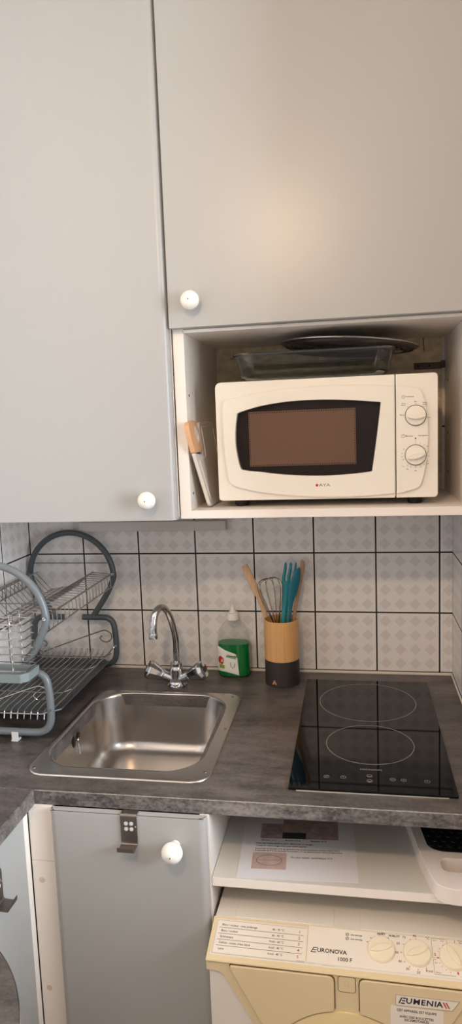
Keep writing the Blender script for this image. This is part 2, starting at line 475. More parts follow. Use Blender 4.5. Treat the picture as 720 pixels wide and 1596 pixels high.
c = thing('wall_cabinet', 'tall grey wall cabinet with one long door above the dish rack', 'cabinet', (.25, -.18, 1.349))
b = B()
b.box(.002, .018, -.338, -.002, 1.352, 2.47).box(.4885, .5045, -.338, -.002, 1.352, 2.47).box(.018, .4885, -.338, -.002, 1.352, 1.368)
b.box(.018, .4885, -.338, -.002, 2.454, 2.47).box(.018, .4885, -.008, -.002, 1.368, 2.454)
obj('carcass', b, 'white', c)
d = obj('door', soft_door(.003, .5035, -.362, 1.3475, 2.468, .0225, .014), 'door', c)
knob(.4502, -.362, 1.3921, d)

c = thing('wall_cabinet', 'grey wall cabinet with an open white niche holding the microwave', 'cabinet', (.8, -.18, 1.347))
def panel(b, *a): b.box(*a, .0007, 1)
b = B(); panel(b, .5075, .5300, -.338, -.002, 1.3475, 2.47); obj('side_panel', b, 'white', c)
b = B(); panel(b, 1.0755, XR - .001, -.338, -.002, 1.3475, 2.47); obj('side_panel', b, 'white', c)
b = B(); panel(b, .530, 1.0755, -.338, -.002, 1.3475, 1.3645); obj('shelf_board', b, 'white', c)
b = B(); panel(b, .530, 1.0755, -.340, -.002, 1.7225, 1.7290); b.box(.530, 1.0755, -.335, -.002, 1.729, 1.740); obj('niche_ceiling', b, 'white', c)
b = B(); panel(b, .530, 1.0755, -.338, -.002, 2.452, 2.47); obj('top_board', b, 'white', c)
b = B().box(.5305, 1.069, -.0045, -.0015, 1.365, 1.7222); obj('back_panel', b, 'plaster', c, label='bare beige plaster back of the niche')
d = obj('door', B().box(.5072, XR - .003, -.362, -.341, 1.7300, 2.468, .0012, 2), 'door', c)
knob(.5572, -.362, 1.7778, d)
for z in (1.398, 1.492, 1.60): obj('peg_hole', B().prism(circle(0, 0, .003, 10), .0006, basis((.5301, -.312, z), (0, 1, 0), (0, 0, 1))), 'dark', c)
for z in (1.41, 1.50, 1.62): obj('peg_hole', B().prism(circle(0, 0, .003, 10), .0006, basis((1.0754, -.06, z), (0, -1, 0), (0, 0, 1))), 'dark', c)
b = B().box(1.005, 1.068, -.0085, -.0048, 1.6485, 1.664, .001).box(1.066, 1.0752, -.014, -.0048, 1.6505, 1.667, .001)
br = obj('iron_bracket', b, 'iron', c, label='rusty dark iron bracket')
for x in (1.014, 1.040): obj('bracket_screw', B().lathe([(0, 0), (.003, 0), (.0025, .001), (0, .0014)], 12, basis((x, -.0085, 1.6565), (1, 0, 0), (0, 0, 1))), 'dark', br)
obj('crack', B().tube([(1.0265, -.0046, 1.722), (1.026, -.0046, 1.708), (1.0285, -.0046, 1.699), (1.0275, -.0046, 1.6915)], .0011, 5), mat('rust line', (96, 50, 30), .8), c)

single('batten', B().box(.15, .542, -.02, -.001, 1.2725, 1.2975, .0015).box(.46, .5415, -.024, -.0199, 1.275, 1.2965, .001), 'batten',
       'pale grey batten fixed to the tiled wall under the wall cabinets', 'batten', (.35, -.01, 1.2725))

# ------------------------------------------------------------------ microwave
mw = thing('microwave', 'cream white microwave oven standing in the open niche', 'microwave', (.804, -.16, 1.3645))
X0, X1, Z0, Z1 = .5825, 1.0262, 1.3795, 1.6240; XD = .9448
b = B().box(X0 + .003, X1 - .003, -.286, -.03, Z0 + .002, Z1 - .002, .004); obj('casing', b, 'mw', mw)
win = [(.6325, 1.5614), (.6767, 1.5728), (.731, 1.5793), (.7891, 1.5806), (.8465, 1.578), (.905, 1.5722), (.9150, 1.5705), (.9158, 1.5640), (.9078, 1.5006), (.8985, 1.438), (.8955, 1.4335), (.844, 1.4288), (.7858, 1.4275),
       (.722, 1.4315), (.6723, 1.4381), (.640, 1.4425), (.6300, 1.4500), (.6228, 1.4902), (.6231, 1.5249), (.6272, 1.5542)]
win = [tuple(p) for p in catmull(win, 4)]
bez = [(.5985, 1.5836), (.612, 1.5895), (.6786, 1.6012), (.7702, 1.6077), (.8757, 1.6068), (.9471, 1.6012), (.975, 1.5975), (.9880, 1.5945), (.9965, 1.5850), (1.0056, 1.5429), (1.0078, 1.4947), (1.003, 1.4463), (.995, 1.4098), (.986, 1.3985),
       (.970, 1.3935), (.9455, 1.3886), (.8643, 1.3830), (.7733, 1.3842), (.6804, 1.3938), (.625, 1.4065), (.6085, 1.4160), (.603, 1.4300), (.5964, 1.4998), (.596, 1.555)]
bez = [tuple(p) for p in catmull(bez, 4)]
def clip(poly, xc, keep_left):
    out = []; n = len(poly)
    for i in range(n):
        p, q = poly[i], poly[(i + 1) % n]
        ip = (p[0] <= xc) == keep_left; iq = (q[0] <= xc) == keep_left
        if ip: out.append(p)
        if ip != iq:
            t = (xc - p[0]) / (q[0] - p[0]); out.append((xc, p[1] + t * (q[1] - p[1])))
    return out
def slab(x0, x1, z0, z1, r): return rrect(x0, x1, z0, z1, r, 5)
# door: outer slab with the window opening, raised bezel, smoked pane, screen
outer = [(X0, Z0 + .005), (X0 + .0015, Z0 + .0015), (X0 + .005, Z0), (XD - .0009, Z0), (XD - .0009, Z1), (X0 + .009, Z1), (X0 + .003, Z1 - .003), (X0, Z1 - .009)]
dr = obj('door', framed(outer, win, (.78, 1.502), .014, front(-.286), .0012, .0008), 'mw', mw, smooth=.35)
obj('door_bezel', framed(clip(bez, XD - .0009, True), win, (.78, 1.502), .0060, front(-.2996), .0030, .0012), 'mw', dr, smooth=.35)
obj('window_pane', B().prism(win, .0015, front(-.2965)), 'window', dr, label='smoked dark glass')
obj('inner_panel', B().box(.61, .925, -.2885, -.2870, 1.42, 1.59), 'cavity', dr)
b = B().box(.649, .8675, -.2925, -.2905, 1.4488, 1.5620, .0008)
sc_ = obj('oven_screen', b, 'screen', dr)
b = B()
for k in range(46):
    x = .652 + k * .00474
    for z in (1.4515, 1.5592): b.prism(circle(x, z, .00125, 8), .0003, front(-.2925))
for k in range(23):
    z = 1.4562 + k * .00455
    for x in (.6512, .8653): b.prism(circle(x, z, .0011, 8), .0003, front(-.2925))
obj('screen_hole', b, 'dark', sc_)
lg = B(); P = front(-.3056)
lg.text('AYA', .0078, P @ Matrix.Translation((.7915, 1.4085, 0)), bold=.012, wide=1.5)
obj('logo_letters', lg, 'grey_ink', dr)
obj('logo_dot', B().prism(circle(.7875, 1.4087, .0028, 20), .0003, P), 'red_ink', dr, label='red logo dot')
# control panel
outer = [(XD + .0009, Z0), (X1 - .006, Z0), (X1 - .002, Z0 + .002), (X1, Z0 + .007), (X1, Z1 - .007), (X1 - .002, Z1 - .002), (X1 - .006, Z1), (XD + .0009, Z1)]
b = B().prism(outer, .014, front(-.286), bev=.0012, top_only=True)
b.prism(clip(bez, XD + .0009, False), .0060, front(-.2996), bev=.0020, seg=2, top_only=True)
cp = obj('control_panel', b, 'mw', mw, smooth=.2)
def mw_knob(cx, cz, ang):
    mt = front(-.3056, cx, cz)
    k = obj('knob', B().lathe([(0, 0), (.0195, 0), (.0195, .004), (.0188, .0062), (.0175, .0070), (0, .0072)], 40, mt), 'mw_knob', mw)
    g = [(-.0172, 0), (-.010, -.0035), (0, -.005), (.010, -.0035), (.0172, 0), (.010, .0030), (0, .0042), (-.010, .0030)]
    obj('knob_grip', B().prism([tuple(p) for p in catmull(g, 4)], .0075, mt @ Matrix.Rotation(ang, 4, 'Z') @ Matrix.Translation((0, -.002, .0066)), bev=.0028, seg=3, top_only=True), 'mw_knob', k)
    bb = B(); ring(bb, 0, 0, .0204, .0010, mt, .0004); obj('knob_ring', bb, 'ink', k)
mw_knob(.9833, 1.5423, .0); mw_knob(.9828, 1.4645, .22)
b = B(); P = front(-.3056)
def T(s, x, z, size, al='CENTER', wd=1.0): b.text(s, size, P @ Matrix.Translation((x, z, 0)), al, .01, 0, wd)
ring(b, .9597, 1.5791, .0030, .0006, P); stroke(b, (.9583, 1.5791), (.9611, 1.5791), .0006, P)
T('Puissance', .9640, 1.5793, .0042, 'LEFT', 1.0)
ring(b, .9592, 1.5022, .0032, .0006, P); stroke(b, (.9592, 1.5022), (.9592, 1.5045), .0006, P)
T('Minuteur', .9635, 1.5023, .0040, 'LEFT'); T('Décongélation', .9880, 1.5024, .0036, 'LEFT', .9)
T('Min', .9833, 1.5690, .0034); T('Doux', .9602, 1.5665, .0030); T('Mijoter', .9602, 1.5630, .0028); T('Moyen', 1.0010, 1.5665, .0028); T('Décong.', 1.0010, 1.5632, .0026)
T('Maxi', .9562, 1.5440, .0034); T('Fort', 1.0087, 1.5375, .0034)
for a in (90, 132, 48, 178, 2):
    stroke(b, (.9833 + .0222 * math.cos(math.radians(a)), 1.5423 + .0222 * math.sin(math.radians(a))), (.9833 + .0238 * math.cos(math.radians(a)), 1.5423 + .0238 * math.sin(math.radians(a))), .0007, P)
for s, a, rr_, sz in (('1', 70, .0245, .003), ('2', 50, .0258, .003), ('0.2', 36, .0280, .0032), ('3', 14, .0255, .003), ('4', -6, .0255, .003), ('5', -30, .0262, .003), ('0.4', -38, .0290, .0032), ('6', -50, .0258, .003),
                      ('8', -68, .0258, .003), ('10', -90, .0245, .003), ('0.6', -90, .0312, .0034), ('12', -112, .0252, .003), ('15', -128, .0260, .003), ('0.8', -120, .0325, .0034), ('1.0', -138, .0330, .0034),
                      ('20', -160, .0258, .003), ('25', 186, .0262, .003), ('30', 172, .0262, .003), ('35', 152, .0258, .003)):
    a = math.radians(a); T(s, .9828 + rr_ * math.cos(a), 1.4645 + rr_ * math.sin(a), sz)
    stroke(b, (.9828 + .0216 * math.cos(a), 1.4645 + .0216 * math.sin(a)), (.9828 + .0228 * math.cos(a), 1.4645 + .0228 * math.sin(a)), .0005, P)
for k in range(4): b.prism(circle(.9828, 1.4885 + k * .0025, .0006, 8), .0002, P)
b.prism(circle(.9828, 1.4975, .0013, 12), .0002, P)
obj('panel_lettering', b, 'ink', cp)
for x in (.625, .985):
    for y in (-.262, -.06):
        obj('foot', B().lathe([(0, 0), (.013, 0), (.015, .003), (.015, .0172), (0, .0172)], 20, flat(1.3645, x, y)), 'dark', mw)

# ------------------------------------------------------------------ ovenware on the microwave
t = thing('baking_dish', 'clear glass baking dish with handles on top of the microwave', 'dish', (.78, -.16, 1.6245))
def rl(x0, x1, y0, y1, r, z): return [(x, y, z) for x, y in rrect(x0, x1, y0, y1, r, 6)]
loops = [rl(.640, .917, -.243, -.077, .03, 1.6243), rl(.630, .930, -.253, -.067, .036, 1.6275), rl(.624, .938, -.259, -.061, .038, 1.638), rl(.615, .947, -.268, -.052, .040, 1.676), rl(.611, .951, -.272, -.048, .042, 1.680),
         rl(.611, .951, -.272, -.048, .042, 1.6835), rl(.619, .943, -.264, -.056, .038, 1.6825), rl(.628, .934, -.255, -.065, .036, 1.640), rl(.637, .923, -.246, -.074, .032, 1.6305), rl(.645, .912, -.238, -.082, .028, 1.6285)]
obj('dish_body', B().loft(loops, True, True), 'glass', t)
for sx, s in ((.6113, -1), (.9507, 1)):
    hb = [(sx, -.195), (sx + s * .012, -.190), (sx + s * .017, -.175), (sx + s * .017, -.145), (sx + s * .012, -.130), (sx, -.125)]
    obj('handle', B().prism(hb if s > 0 else hb[::-1], .0045, flat(1.6795), bev=.0012), 'glass', t)
t = thing('serving_plate', 'round dark ribbed plate lying tilted across the glass baking dish', 'plate', (.855, -.165, 1.6905))
pr = [(0, .0015), (.05, .0015)]
for k in range(9):
    r0 = .062 + k * .009; pr += [(r0, .001), (r0 + .002, -.0016), (r0 + .0045, -.0016), (r0 + .0065, .001)]
pr += [(.144, .002), (.147, .0042), (.1472, .0052), (.1455, .0058), (.10, .0035), (0, .0035)]
mt = Matrix.Translation((.855, -.1655, 1.6925)) @ Matrix.Rotation(math.radians(4.2), 4, 'Y') @ Matrix.Rotation(math.radians(-1.2), 4, 'X')
obj('plate_body', B().lathe(pr, 72, mt), 'lid', t)
obj('plate_rim', B().add((lambda bm_: bm_)(bmesh.new())).tube([mt @ Vector((.1468 * math.cos(2 * PI * k / 72), .1468 * math.sin(2 * PI * k / 72), .0048)) for k in range(72)], .0016, 8, True), mat('polished rim', (190, 186, 182), .2, .9), t)

# chopping board leaning on the niche side
t = thing('chopping_board', 'milky white chopping board with peach handle leaning beside the microwave', 'chopping board', (.561, -.22, 1.3645))
upv = Vector((.532 - .561, 0, 1.5496 - 1.366)).normalized()
bb = basis((.5595, 0, 1.3662), (0, -1, 0), upv)      # local x = -Y, local y = up along the board, local z = away
def brd(pts): return [tuple(p) for p in pts]
outl = fillet([Vector((.294, .0005)), Vector((.347, .118)), Vector((.285, .112)), Vector((.264, .118)), Vector((.256, .181)), Vector((.10, .181)), Vector((.10, .0005))], [.012, .004, .03, .02, .02, .02, .012], 5, True)
obj('board_sheet', B().prism(brd(outl), .0075, bb @ Matrix.Translation((0, 0, -.0040)), bev=.0018), 'board', t)
hol = [(.3027, .1365), (.310, .150), (.3091, .171), (.296, .170), (.2815, .154), (.286, .140)]
hnd = fillet([Vector((.347, .1185)), Vector((.359, .162)), Vector((.358, .177)), Vector((.334, .184)), Vector((.279, .184)), Vector((.266, .139)), Vector((.2845, .1175))], [.003, .02, .02, .02, .02, .02, .012], 5, True)
obj('handle', B().prism(brd(hnd), .0095, bb @ Matrix.Translation((0, 0, -.0050)), hole=[tuple(p) for p in catmull(hol, 4)], bev=.0018), 'wood_peach', t, label='peach wood handle with oval hole')
hb2 = B(); P2 = bb @ Matrix.Translation((0, 0, -.0055))
hr = [tuple(p) for p in catmull(hol, 4)]; cxm = sum(p[0] for p in hr) / len(hr); cym = sum(p[1] for p in hr) / len(hr)
hb2.prism([(cxm + (x - cxm) * 1.0, cym + (y - cym) * 1.0) for x, y in hr], .0105, P2, hole=[(cxm + (x - cxm) * .62, cym + (y - cym) * .72) for x, y in hr])
obj('handle_eyelet', hb2, 'board', t)
gp = fillet([Vector((.283, .016)), Vector((.318, .100)), Vector((.248, .105)), Vector((.240, .170)), Vector((.115, .170)), Vector((.115, .016))], .01, 4, True)
obj('juice_groove', B().tube([bb @ Vector((p.x, p.y, -.0040)) for p in gp], .0011, 6, True), 'board', t)

# ------------------------------------------------------------------ sink and tap
t = thing('kitchen_sink', 'stainless steel inset sink with rounded bowl in the worktop', 'sink', (.415, -.37, .9))
Lp = []
def rr3(x0, x1, y0, y1, r, z): Lp.append([(x, y, z) for x, y in rrect(x0, x1, y0, y1, r, 12)])
rr3(.2385, .5960, -.5825, -.1655, .040, .9004)
rr3(.2390, .5955, -.5820, -.1660, .040, .9022)
rr3(.2405, .5940, -.5800, -.1680, .039, .9034)
rr3(.2480, .5720, -.5520, -.1745, .082, .9030)
rr3(.2510, .5680, -.5480, -.1780, .080, .9015)
rr3(.2535, .5650, -.5455, -.1805, .078, .8960)
rr3(.2590, .5590, -.5390, -.1870, .074, .8300)
rr3(.2625, .5555, -.5350, -.1905, .072, .7900)
rr3(.2680, .5500, -.5290, -.1960, .068, .7760)
rr3(.2780, .5400, -.5190, -.2060, .060, .7660)
rr3(.2950, .5230, -.5010, -.2240, .050, .7610)
rr3(.3400, .4780, -.4500, -.2750, .035, .7585)
obj('bowl', B().loft(Lp, False, True), 'steel', t, smooth=1.2)
bb_ = B().prism(rrect(-.026, .026, -.021, .021, .013, 6), .0024, basis((.2555, -.368, .868), (0, -1, 0), (.09, 0, 1)), bev=.0008)
ov = obj('overflow_plate', bb_, 'steel_dark', t)
b = B()
P = basis((.2577, -.368, .868), (0, -1, 0), (.09, 0, 1))
for x in (-.012, .012):
    b.prism(rrect(x - .006, x + .006, -.012, .012, .004, 4), .0003, P)
obj('overflow_slot', b, 'dark', ov)
b = B()
for k in range(9): b.ball((.2615 + .0004 * k, -.3695 - .0012 * math.sin(k), .864 - .0032 * k), .0018, u=8, v=6)
b.ball((.2612, -.367, .868), .0055, sx=.6, u=14, v=10)
obj('plug_chain', b, 'chrome', t)
for x, y in ((.572, -.186), (.583, -.545), (.253, -.560), (.587, -.36)): obj('clamp_screw', B().lathe([(0, .9032), (.0034, .9032), (.0030, .9042), (0, .9046)], 12, flat(0, x, y)), 'steel_dark', t)
obj('drain_rosette', B().lathe([(0, .7592), (.022, .7592), (.034, .7606), (.037, .7590), (.037, .7580)], 28, flat(0, .409, -.37)), 'chrome', t)

t = thing('kitchen_tap', 'chrome mixer tap with curved swan neck spout and two handles behind the sink', 'tap', (.4215, -.115, .9))
b = B().lathe([(0, 0), (.024, 0), (.0245, .003), (.021, .007), (.0165, .016), (.0165, .040), (.0150, .047), (.0135, .0500), (.0145, .0515), (.0145, .0575), (.0125, .060), (0, .060)], 32, flat(.9, .4215, -.115))
body = obj('tap_body', b, 'chrome', t)
obj('body_button', B().lathe([(0, 0), (.0125, 0), (.0125, .002), (.010, .0035), (0, .004)], 24, basis((.4215, -.1345, .914), (1, 0, 0), (0, .75, .66)) @ Matrix.Diagonal((1, .75, 1, 1))), 'chrome', body)
sp = [(.4220, -.112, .948), (.4227, -.115, .985), (.4238, -.116, 1.010), (.4215, -.119, 1.040), (.4150, -.130, 1.080), (.4085, -.143, 1.101), (.4010, -.156, 1.1085), (.3945, -.170, 1.104), (.3905, -.180, 1.090), (.3887, -.185, 1.070), (.3880, -.186, 1.050)]
sp = catmull(sp, 6, False)
obj('spout', B().tube(sp, [.0078 + .0012 * i / (len(sp) - 1) for i in range(len(sp))], 18), 'chrome', t)
b = B().lathe([(0, 0), (.0085, 0), (.0108, .0008), (.0108, .012), (.0098, .0135), (.0090, .0145), (0, .0145)], 24, flat(1.0405, .3880, -.1862))
obj('aerator', b, 'chrome', t)
for s in (-1, 1):
    p0 = Vector((.4215 + s * .008, -.117, .916)); dv = Vector((s * .90, -.14, .42))
    obj('valve_arm', B().lathe([(0, 0), (.0120, 0), (.0110, .014), (.0118, .024), (.0118, .030), (0, .030)], 20, along(p0, dv)), 'chrome', t)
    hd = B().lathe([(0, 0), (.0115, 0), (.0150, .006), (.0235, .034), (.0238, .040), (.0195, .046), (.009, .0475), (0, .0475)], 10, along(p0 + dv.normalized() * .026, dv))
    h = obj('tap_handle', hd, 'chrome', t, smooth=.3)
    obj('handle_cap', B().lathe([(0, 0), (.008, 0), (.0075, .0018), (0, .0025)], 20, along(p0 + dv.normalized() * .0732, dv)), mat('blue cap' if s > 0 else 'red cap', (34, 44, 70) if s > 0 else (110, 40, 36), .3), h)

# ------------------------------------------------------------------ soap bottle
t = thing('soap_bottle', 'clear bottle of green dish soap with white cap standing behind the sink', 'bottle', (.5535, -.034, .9))
def oval(z, a, b_, n=36, cx=.5535, cy=-.034):
    return [(cx + a * math.copysign(abs(math.cos(2 * PI * k / n)) ** .75, math.cos(2 * PI * k / n)), cy + b_ * math.copysign(abs(math.sin(2 * PI * k / n)) ** .75, math.sin(2 * PI * k / n)), z) for k in range(n)]
prof = [(.9003, .036, .021), (.903, .0405, .0255), (.912, .0425, .0275), (.95, .0425, .0275), (.985, .0418, .0272), (1.005, .0400, .0262), (1.022, .0355, .0240), (1.034, .0285, .0205), (1.042, .0200, .0165), (1.0465, .0145, .0140), (1.0500, .0130, .0130)]
obj('bottle_shell', B().loft([oval(z, a, c_) for z, a, c_ in prof], True, False), 'bottle', t, label='clear plastic')
lq = [(.9015, .0345, .0195), (.904, .0392, .0240), (.912, .0410, .0260), (.95, .0410, .0260), (.9865, .0402, .0256)]
obj('green_soap', B().loft([oval(z, a, c_) for z, a, c_ in lq], True, True), 'soap', t, label='green liquid')
obj('soap_surface', B().loft([oval(.9866, .0398, .0252), oval(.9869, .0395, .0249)], False, True), 'soap_top', t)
b = B().lathe([(0, 0), (.0152, 0), (.0152, .0150), (.0140, .0172), (.0080, .0178), (.0078, .0225), (.0060, .0236), (.0058, .0305), (.0068, .0312), (.0068, .0335), (.0036, .0345), (.0030, .0385), (0, .0392)], 28, flat(1.0468, .5535, -.034))
obj('cap', b, 'cap', t)
def oval_pt(frac_a, z, out=.0004):
    a = frac_a; n = Vector((.0425 * math.copysign(abs(math.cos(a)) ** .75, math.cos(a)), .0275 * math.copysign(abs(math.sin(a)) ** .75, math.sin(a)), 0))
    return Vector((.5535, -.034, z)) + n * (1 + out / n.length)
def wrap(name, outline, m, parent, out):
    """small patch pasted on the bottle's round front; outline is (x, z) in metres from the bottle's axis"""
    zs = sorted({z for _, z in outline}); z0, z1 = zs[0], zs[-1]; NZ, NX = 8, 14; rows = []
    def xr(z):
        xs = []
        for i in range(len(outline)):
            (xa, za), (xb, zb) = outline[i], outline[(i + 1) % len(outline)]
            if za == zb:
                if abs(z - za) < 1e-9: xs += [xa, xb]
            elif min(za, zb) - 1e-9 <= z <= max(za, zb) + 1e-9: xs.append(xa + (xb - xa) * (z - za) / (zb - za))
        return min(xs), max(xs)
    for j in range(NZ + 1):
        z = z0 + (z1 - z0) * j / NZ; xa, xb = xr(z); row = []
        for i in range(NX + 1):
            x = xa + (xb - xa) * i / NX; q = min(1, abs(x) / .0425) ** (1 / .75); ang = math.acos(q)
            y = -.0275 * abs(math.sin(ang)) ** .75
            row.append((.5535 + x * (1 + out / .04), -.034 + y - out, z))
        rows.append(row)
    return obj(name, B().loft(rows, closed=False), m, parent)
wrap('label', [(-.040, .916), (.0155, .9085), (.0115, .9625), (.004, .9655), (-.020, .974), (-.039, .982)], 'label', t, .0006)
star = [(-.0295 + (.0098 if k % 2 else .0072) * math.cos(k * PI / 8), .9475 + (.0115 if k % 2 else .009) * math.sin(k * PI / 8)) for k in range(16)]
lb = t.children[-1]
P = front(-.0590)
for nm, ol, mm in (('label_emblem', [(-.037, .943), (-.033, .937), (-.026, .936), (-.0225, .942), (-.0215, .950), (-.026, .955), (-.031, .958), (-.036, .953)], 'red_ink'), ('label_patch', [(-.034, .926), (-.021, .925), (-.020, .934), (-.033, .9365)], 'olive'),
                   ('label_band', [(-.016, .9555), (.0085, .950), (.0085, .9555), (-.016, .961)], 'pale_green')):
    wrap(nm, ol, mm, lb, .0011)
b = B(); PP = basis((.5305, -.0602, .9500), (1, .12, 0), (0, 0, 1))
b.text('Vaisselle', .0075, basis((.5400, -.0628, .9605), (1, 0, -.13), (0, 0, 1)), 'LEFT', .01)
obj('label_lettering', b, 'ink', lb)
b = B(); b.tube([(.5480, -.0625, .942), (.5490, -.0626, .932), (.5530, -.0627, .9275), (.5580, -.0626, .931), (.5590, -.0625, .940)], .0007, 6)
obj('label_drawing', b, 'grey_ink', lb)
b = B()
for k in range(3): b.tube([(.523 + .001 * k, -.0605, .9435 + .0028 * k), (.529, -.0610, .9438 + .0028 * k)], .0008, 5)
obj('emblem_lettering', b, 'label', lb)

# ------------------------------------------------------------------ utensils
cx, cy = .6805, -.075
t = thing('utensil_holder', 'bamboo utensil pot with matt black lower half beside the hob', 'pot', (cx, cy, .9))
obj('wood_sleeve', B().lathe([(.0425, .9635), (.0425, 1.0605), (.0415, 1.0615), (.0392, 1.0615), (.0385, 1.0605), (.0385, .909), (0, .909)], 48, flat(0, cx, cy)), 'bamboo', t)
obj('dark_base', B().lathe([(0, .9002), (.0412, .9002), (.0425, .9015), (.0425, .9635), (.0400, .9635)], 48, flat(0, cx, cy)), 'holder_dark', t)
P = basis((cx - .0155, cy - .0401, .9125), (1, -.40, 0), (0, 0, 1))
b = B(); b.prism([(-.0062, -.0048), (-.0024, -.0048), (0, .0005), (.0024, -.0048), (.0062, -.0048), (.0008, .0062), (-.0008, .0062)], .0004, P)
obj('logo_mark', b, 'copper', t)

def paddle(path, widths, thick, face, n=10):
    """flat utensil swept along a path: elliptical section, given half-widths, facing direction"""
    L = []; P_ = [Vector(p) for p in path]
    for i, p in enumerate(P_):
        a = P_[max(0, i - 1)]; c_ = P_[min(len(P_) - 1, i + 1)]; d_ = (c_ - a).normalized()
        n_ = Vector(face); n_ = (n_ - d_ * n_.dot(d_)).normalized(); s_ = d_.cross(n_)
        th = thick[i] if isinstance(thick, list) else thick
        L.append([p + s_ * widths[i] * math.cos(2 * PI * k / n) + n_ * th * math.sin(2 * PI * k / n) for k in range(n)])
    return B().loft(L, True, True)
sb = Vector((.672, -.062, .912))
b = paddle([sb, (.645, -.055, 1.02), (.6395, -.052, 1.062), (.6265, -.050, 1.105), (.6165, -.050, 1.128), (.608, -.050, 1.146), (.600, -.050, 1.166), (.5935, -.050, 1.1815), (.5905, -.050, 1.1890)],
           [.0058, .0058, .0060, .0070, .0090, .0096, .0092, .0088, .0080], [.0045, .0045, .0045, .004, .0034, .003, .0025, .002, .0014], (.25, -1, .1), 14)
single('wooden_spatula', b, 'wood', 'flat wooden spatula leaning out left of the utensil pot', 'spatula', tuple(sb))
t = thing('whisk', 'steel wire balloon whisk standing in the utensil pot', 'whisk', (.690, -.062, .912))
h0 = Vector((.690, -.064, .912)); h1 = Vector((.670, -.066, 1.035)); ax = (h1 - h0).normalized()
obj('whisk_handle', B().tube([h0, h0.lerp(h1, .5), h1], [.005, .006, .005], 12), 'whisk', t)
tip = Vector((.6520, -.068, 1.160)); axw = (tip - h1).normalized(); side = axw.cross(Vector((0, 1, 0))).normalized(); dep = axw.cross(side)
Lw = (tip - h1).length
for k in range(5):
    a = PI * k / 5 + .15; q = side * math.cos(a) + dep * math.sin(a)
    pts = []
    for i in range(33):
        u = i / 32 * 2 - 1; au = abs(u)
        rad = .0292 * math.sin(PI * min(1, (1 - (1 - au) ** 1.0)) ** .62) if False else .0295 * (math.sin(PI * au ** .72) if au < 1 else 0)
        h = Lw * (1 - au ** 1.9)
        pts.append(h1 + axw * h + q * (rad * (1 if u >= 0 else -1) + .0032 * (1 if u >= 0 else -1) * au))
    obj('whisk_wire', B().tube(pts, .00085, 6), 'whisk', t)
# teal serving fork and spoon
fk = Vector((.676, -.092, .912))
def fork_outline(): return None
t = thing('serving_fork', 'teal plastic salad fork with three tines in the utensil pot', 'fork', tuple(fk))
b = paddle([fk, (.6825, -.075, 1.02), (.6865, -.066, 1.062), (.6905, -.060, 1.095), (.6955, -.056, 1.12), (.6985, -.054, 1.135), (.7000, -.053, 1.150)], [.006, .0062, .0065, .0072, .0130, .0158, .0165], [.004, .004, .0035, .003, .0028, .0026, .0024], (.2, -1, .15), 14)
obj('fork_head', b, 'teal', t)
for x0, x1, wd in ((-.0128, -.0100, .0042), (-.0005, .0030, .0042), (.0118, .0150, .0036)):
    b = paddle([(.6998 + x0, -.0532, 1.140), (.7006 + x0, -.052, 1.160), (.7020 + x1, -.0505, 1.180), (.7030 + x1, -.0495, 1.1925), (.7034 + x1, -.0490, 1.1965)], [wd, wd, wd * .92, wd * .7, wd * .2], .0022, (.2, -1, .15), 12)
    obj('tine', b, 'teal', t)
sk = Vector((.690, -.102, .912))
b = paddle([sk, (.6975, -.082, 1.02), (.7000, -.075, 1.062), (.7040, -.070, 1.095), (.7080, -.067, 1.118), (.7140, -.065, 1.142), (.7200, -.063, 1.162), (.7245, -.062, 1.178), (.7275, -.061, 1.1865)],
           [.0055, .0055, .0055, .0062, .0105, .0130, .0112, .0068, .0015], [.0035, .0035, .0035, .003, .003, .003, .0028, .0024, .001], (.55, -1, .1), 14)
single('serving_spoon', b, 'teal_dark', 'deep teal pointed salad spoon crossing before the teal fork', 'spoon', tuple(sk))
ws = Vector((.697, -.062, .912))
b = paddle([ws, (.7065, -.052, 1.02), (.7105, -.047, 1.062), (.7170, -.044, 1.095), (.7240, -.042, 1.13), (.7300, -.040, 1.16), (.7338, -.038, 1.180), (.7345, -.037, 1.194), (.7325, -.036, 1.2005)],
           [.0045, .0045, .0045, .0046, .0050, .0058, .0066, .0060, .002], [.0045, .0045, .0045, .004, .004, .004, .004, .0035, .001], (.9, -1, .1), 14)
single('wooden_spoon', b, 'wood_dark', 'slim wooden spoon at the right side of the utensil pot', 'spoon', tuple(ws))

# ------------------------------------------------------------------ hob
t = thing('hob', 'black ceramic two zone hob set into the right side of the worktop', 'hob', (.885, -.325, .9))
HX0, HX1, HY0, HY1 = .7402, 1.0282, -.5865, -.0652
obj('glass_plate', B().prism(rrect(HX0, HX1, HY0, HY1, .003, 3), .0042, flat(.9008), bev=.0009), 'hob', t)
obj('under_frame', B().box(HX0 + .006, HX1 - .006, HY0 + .004, HY1 - .006, .8992, .9008), 'alu', t)
obj('front_trim', B().box(HX0 + .014, HX1 - .016, HY0 - .0015, HY0 + .003, .9000, .9016, .0004), 'alu', t)
for cx_, cy_, r_ in ((.884, -.1945, .1062), (.8848, -.405, .0845)):
    b = B(); ring(b, cx_, cy_, r_, .0012, flat(.9050), .00012, 72)
    obj('cooking_zone', b, 'hob_mark', t)
obj('zone_highlight', B().prism([(.8848 + rr_ * math.cos(a), -.405 + rr_ * math.sin(a)) for rr_, A in ((.0848, [math.radians(v) for v in range(-112, -63, 4)]), (.0826, [math.radians(v) for v in range(-68, -117, -4)])) for a in A], .00012, flat(.9050)), 'hob_mark', t)
b = B(); P = flat(.9050)
b.text('HEDNANN', .0075, P @ Matrix.Translation((.8845, -.5088, 0)), 'CENTER', .0, 0, 1.05)
obj('maker_lettering', b, 'hob_mark', t)
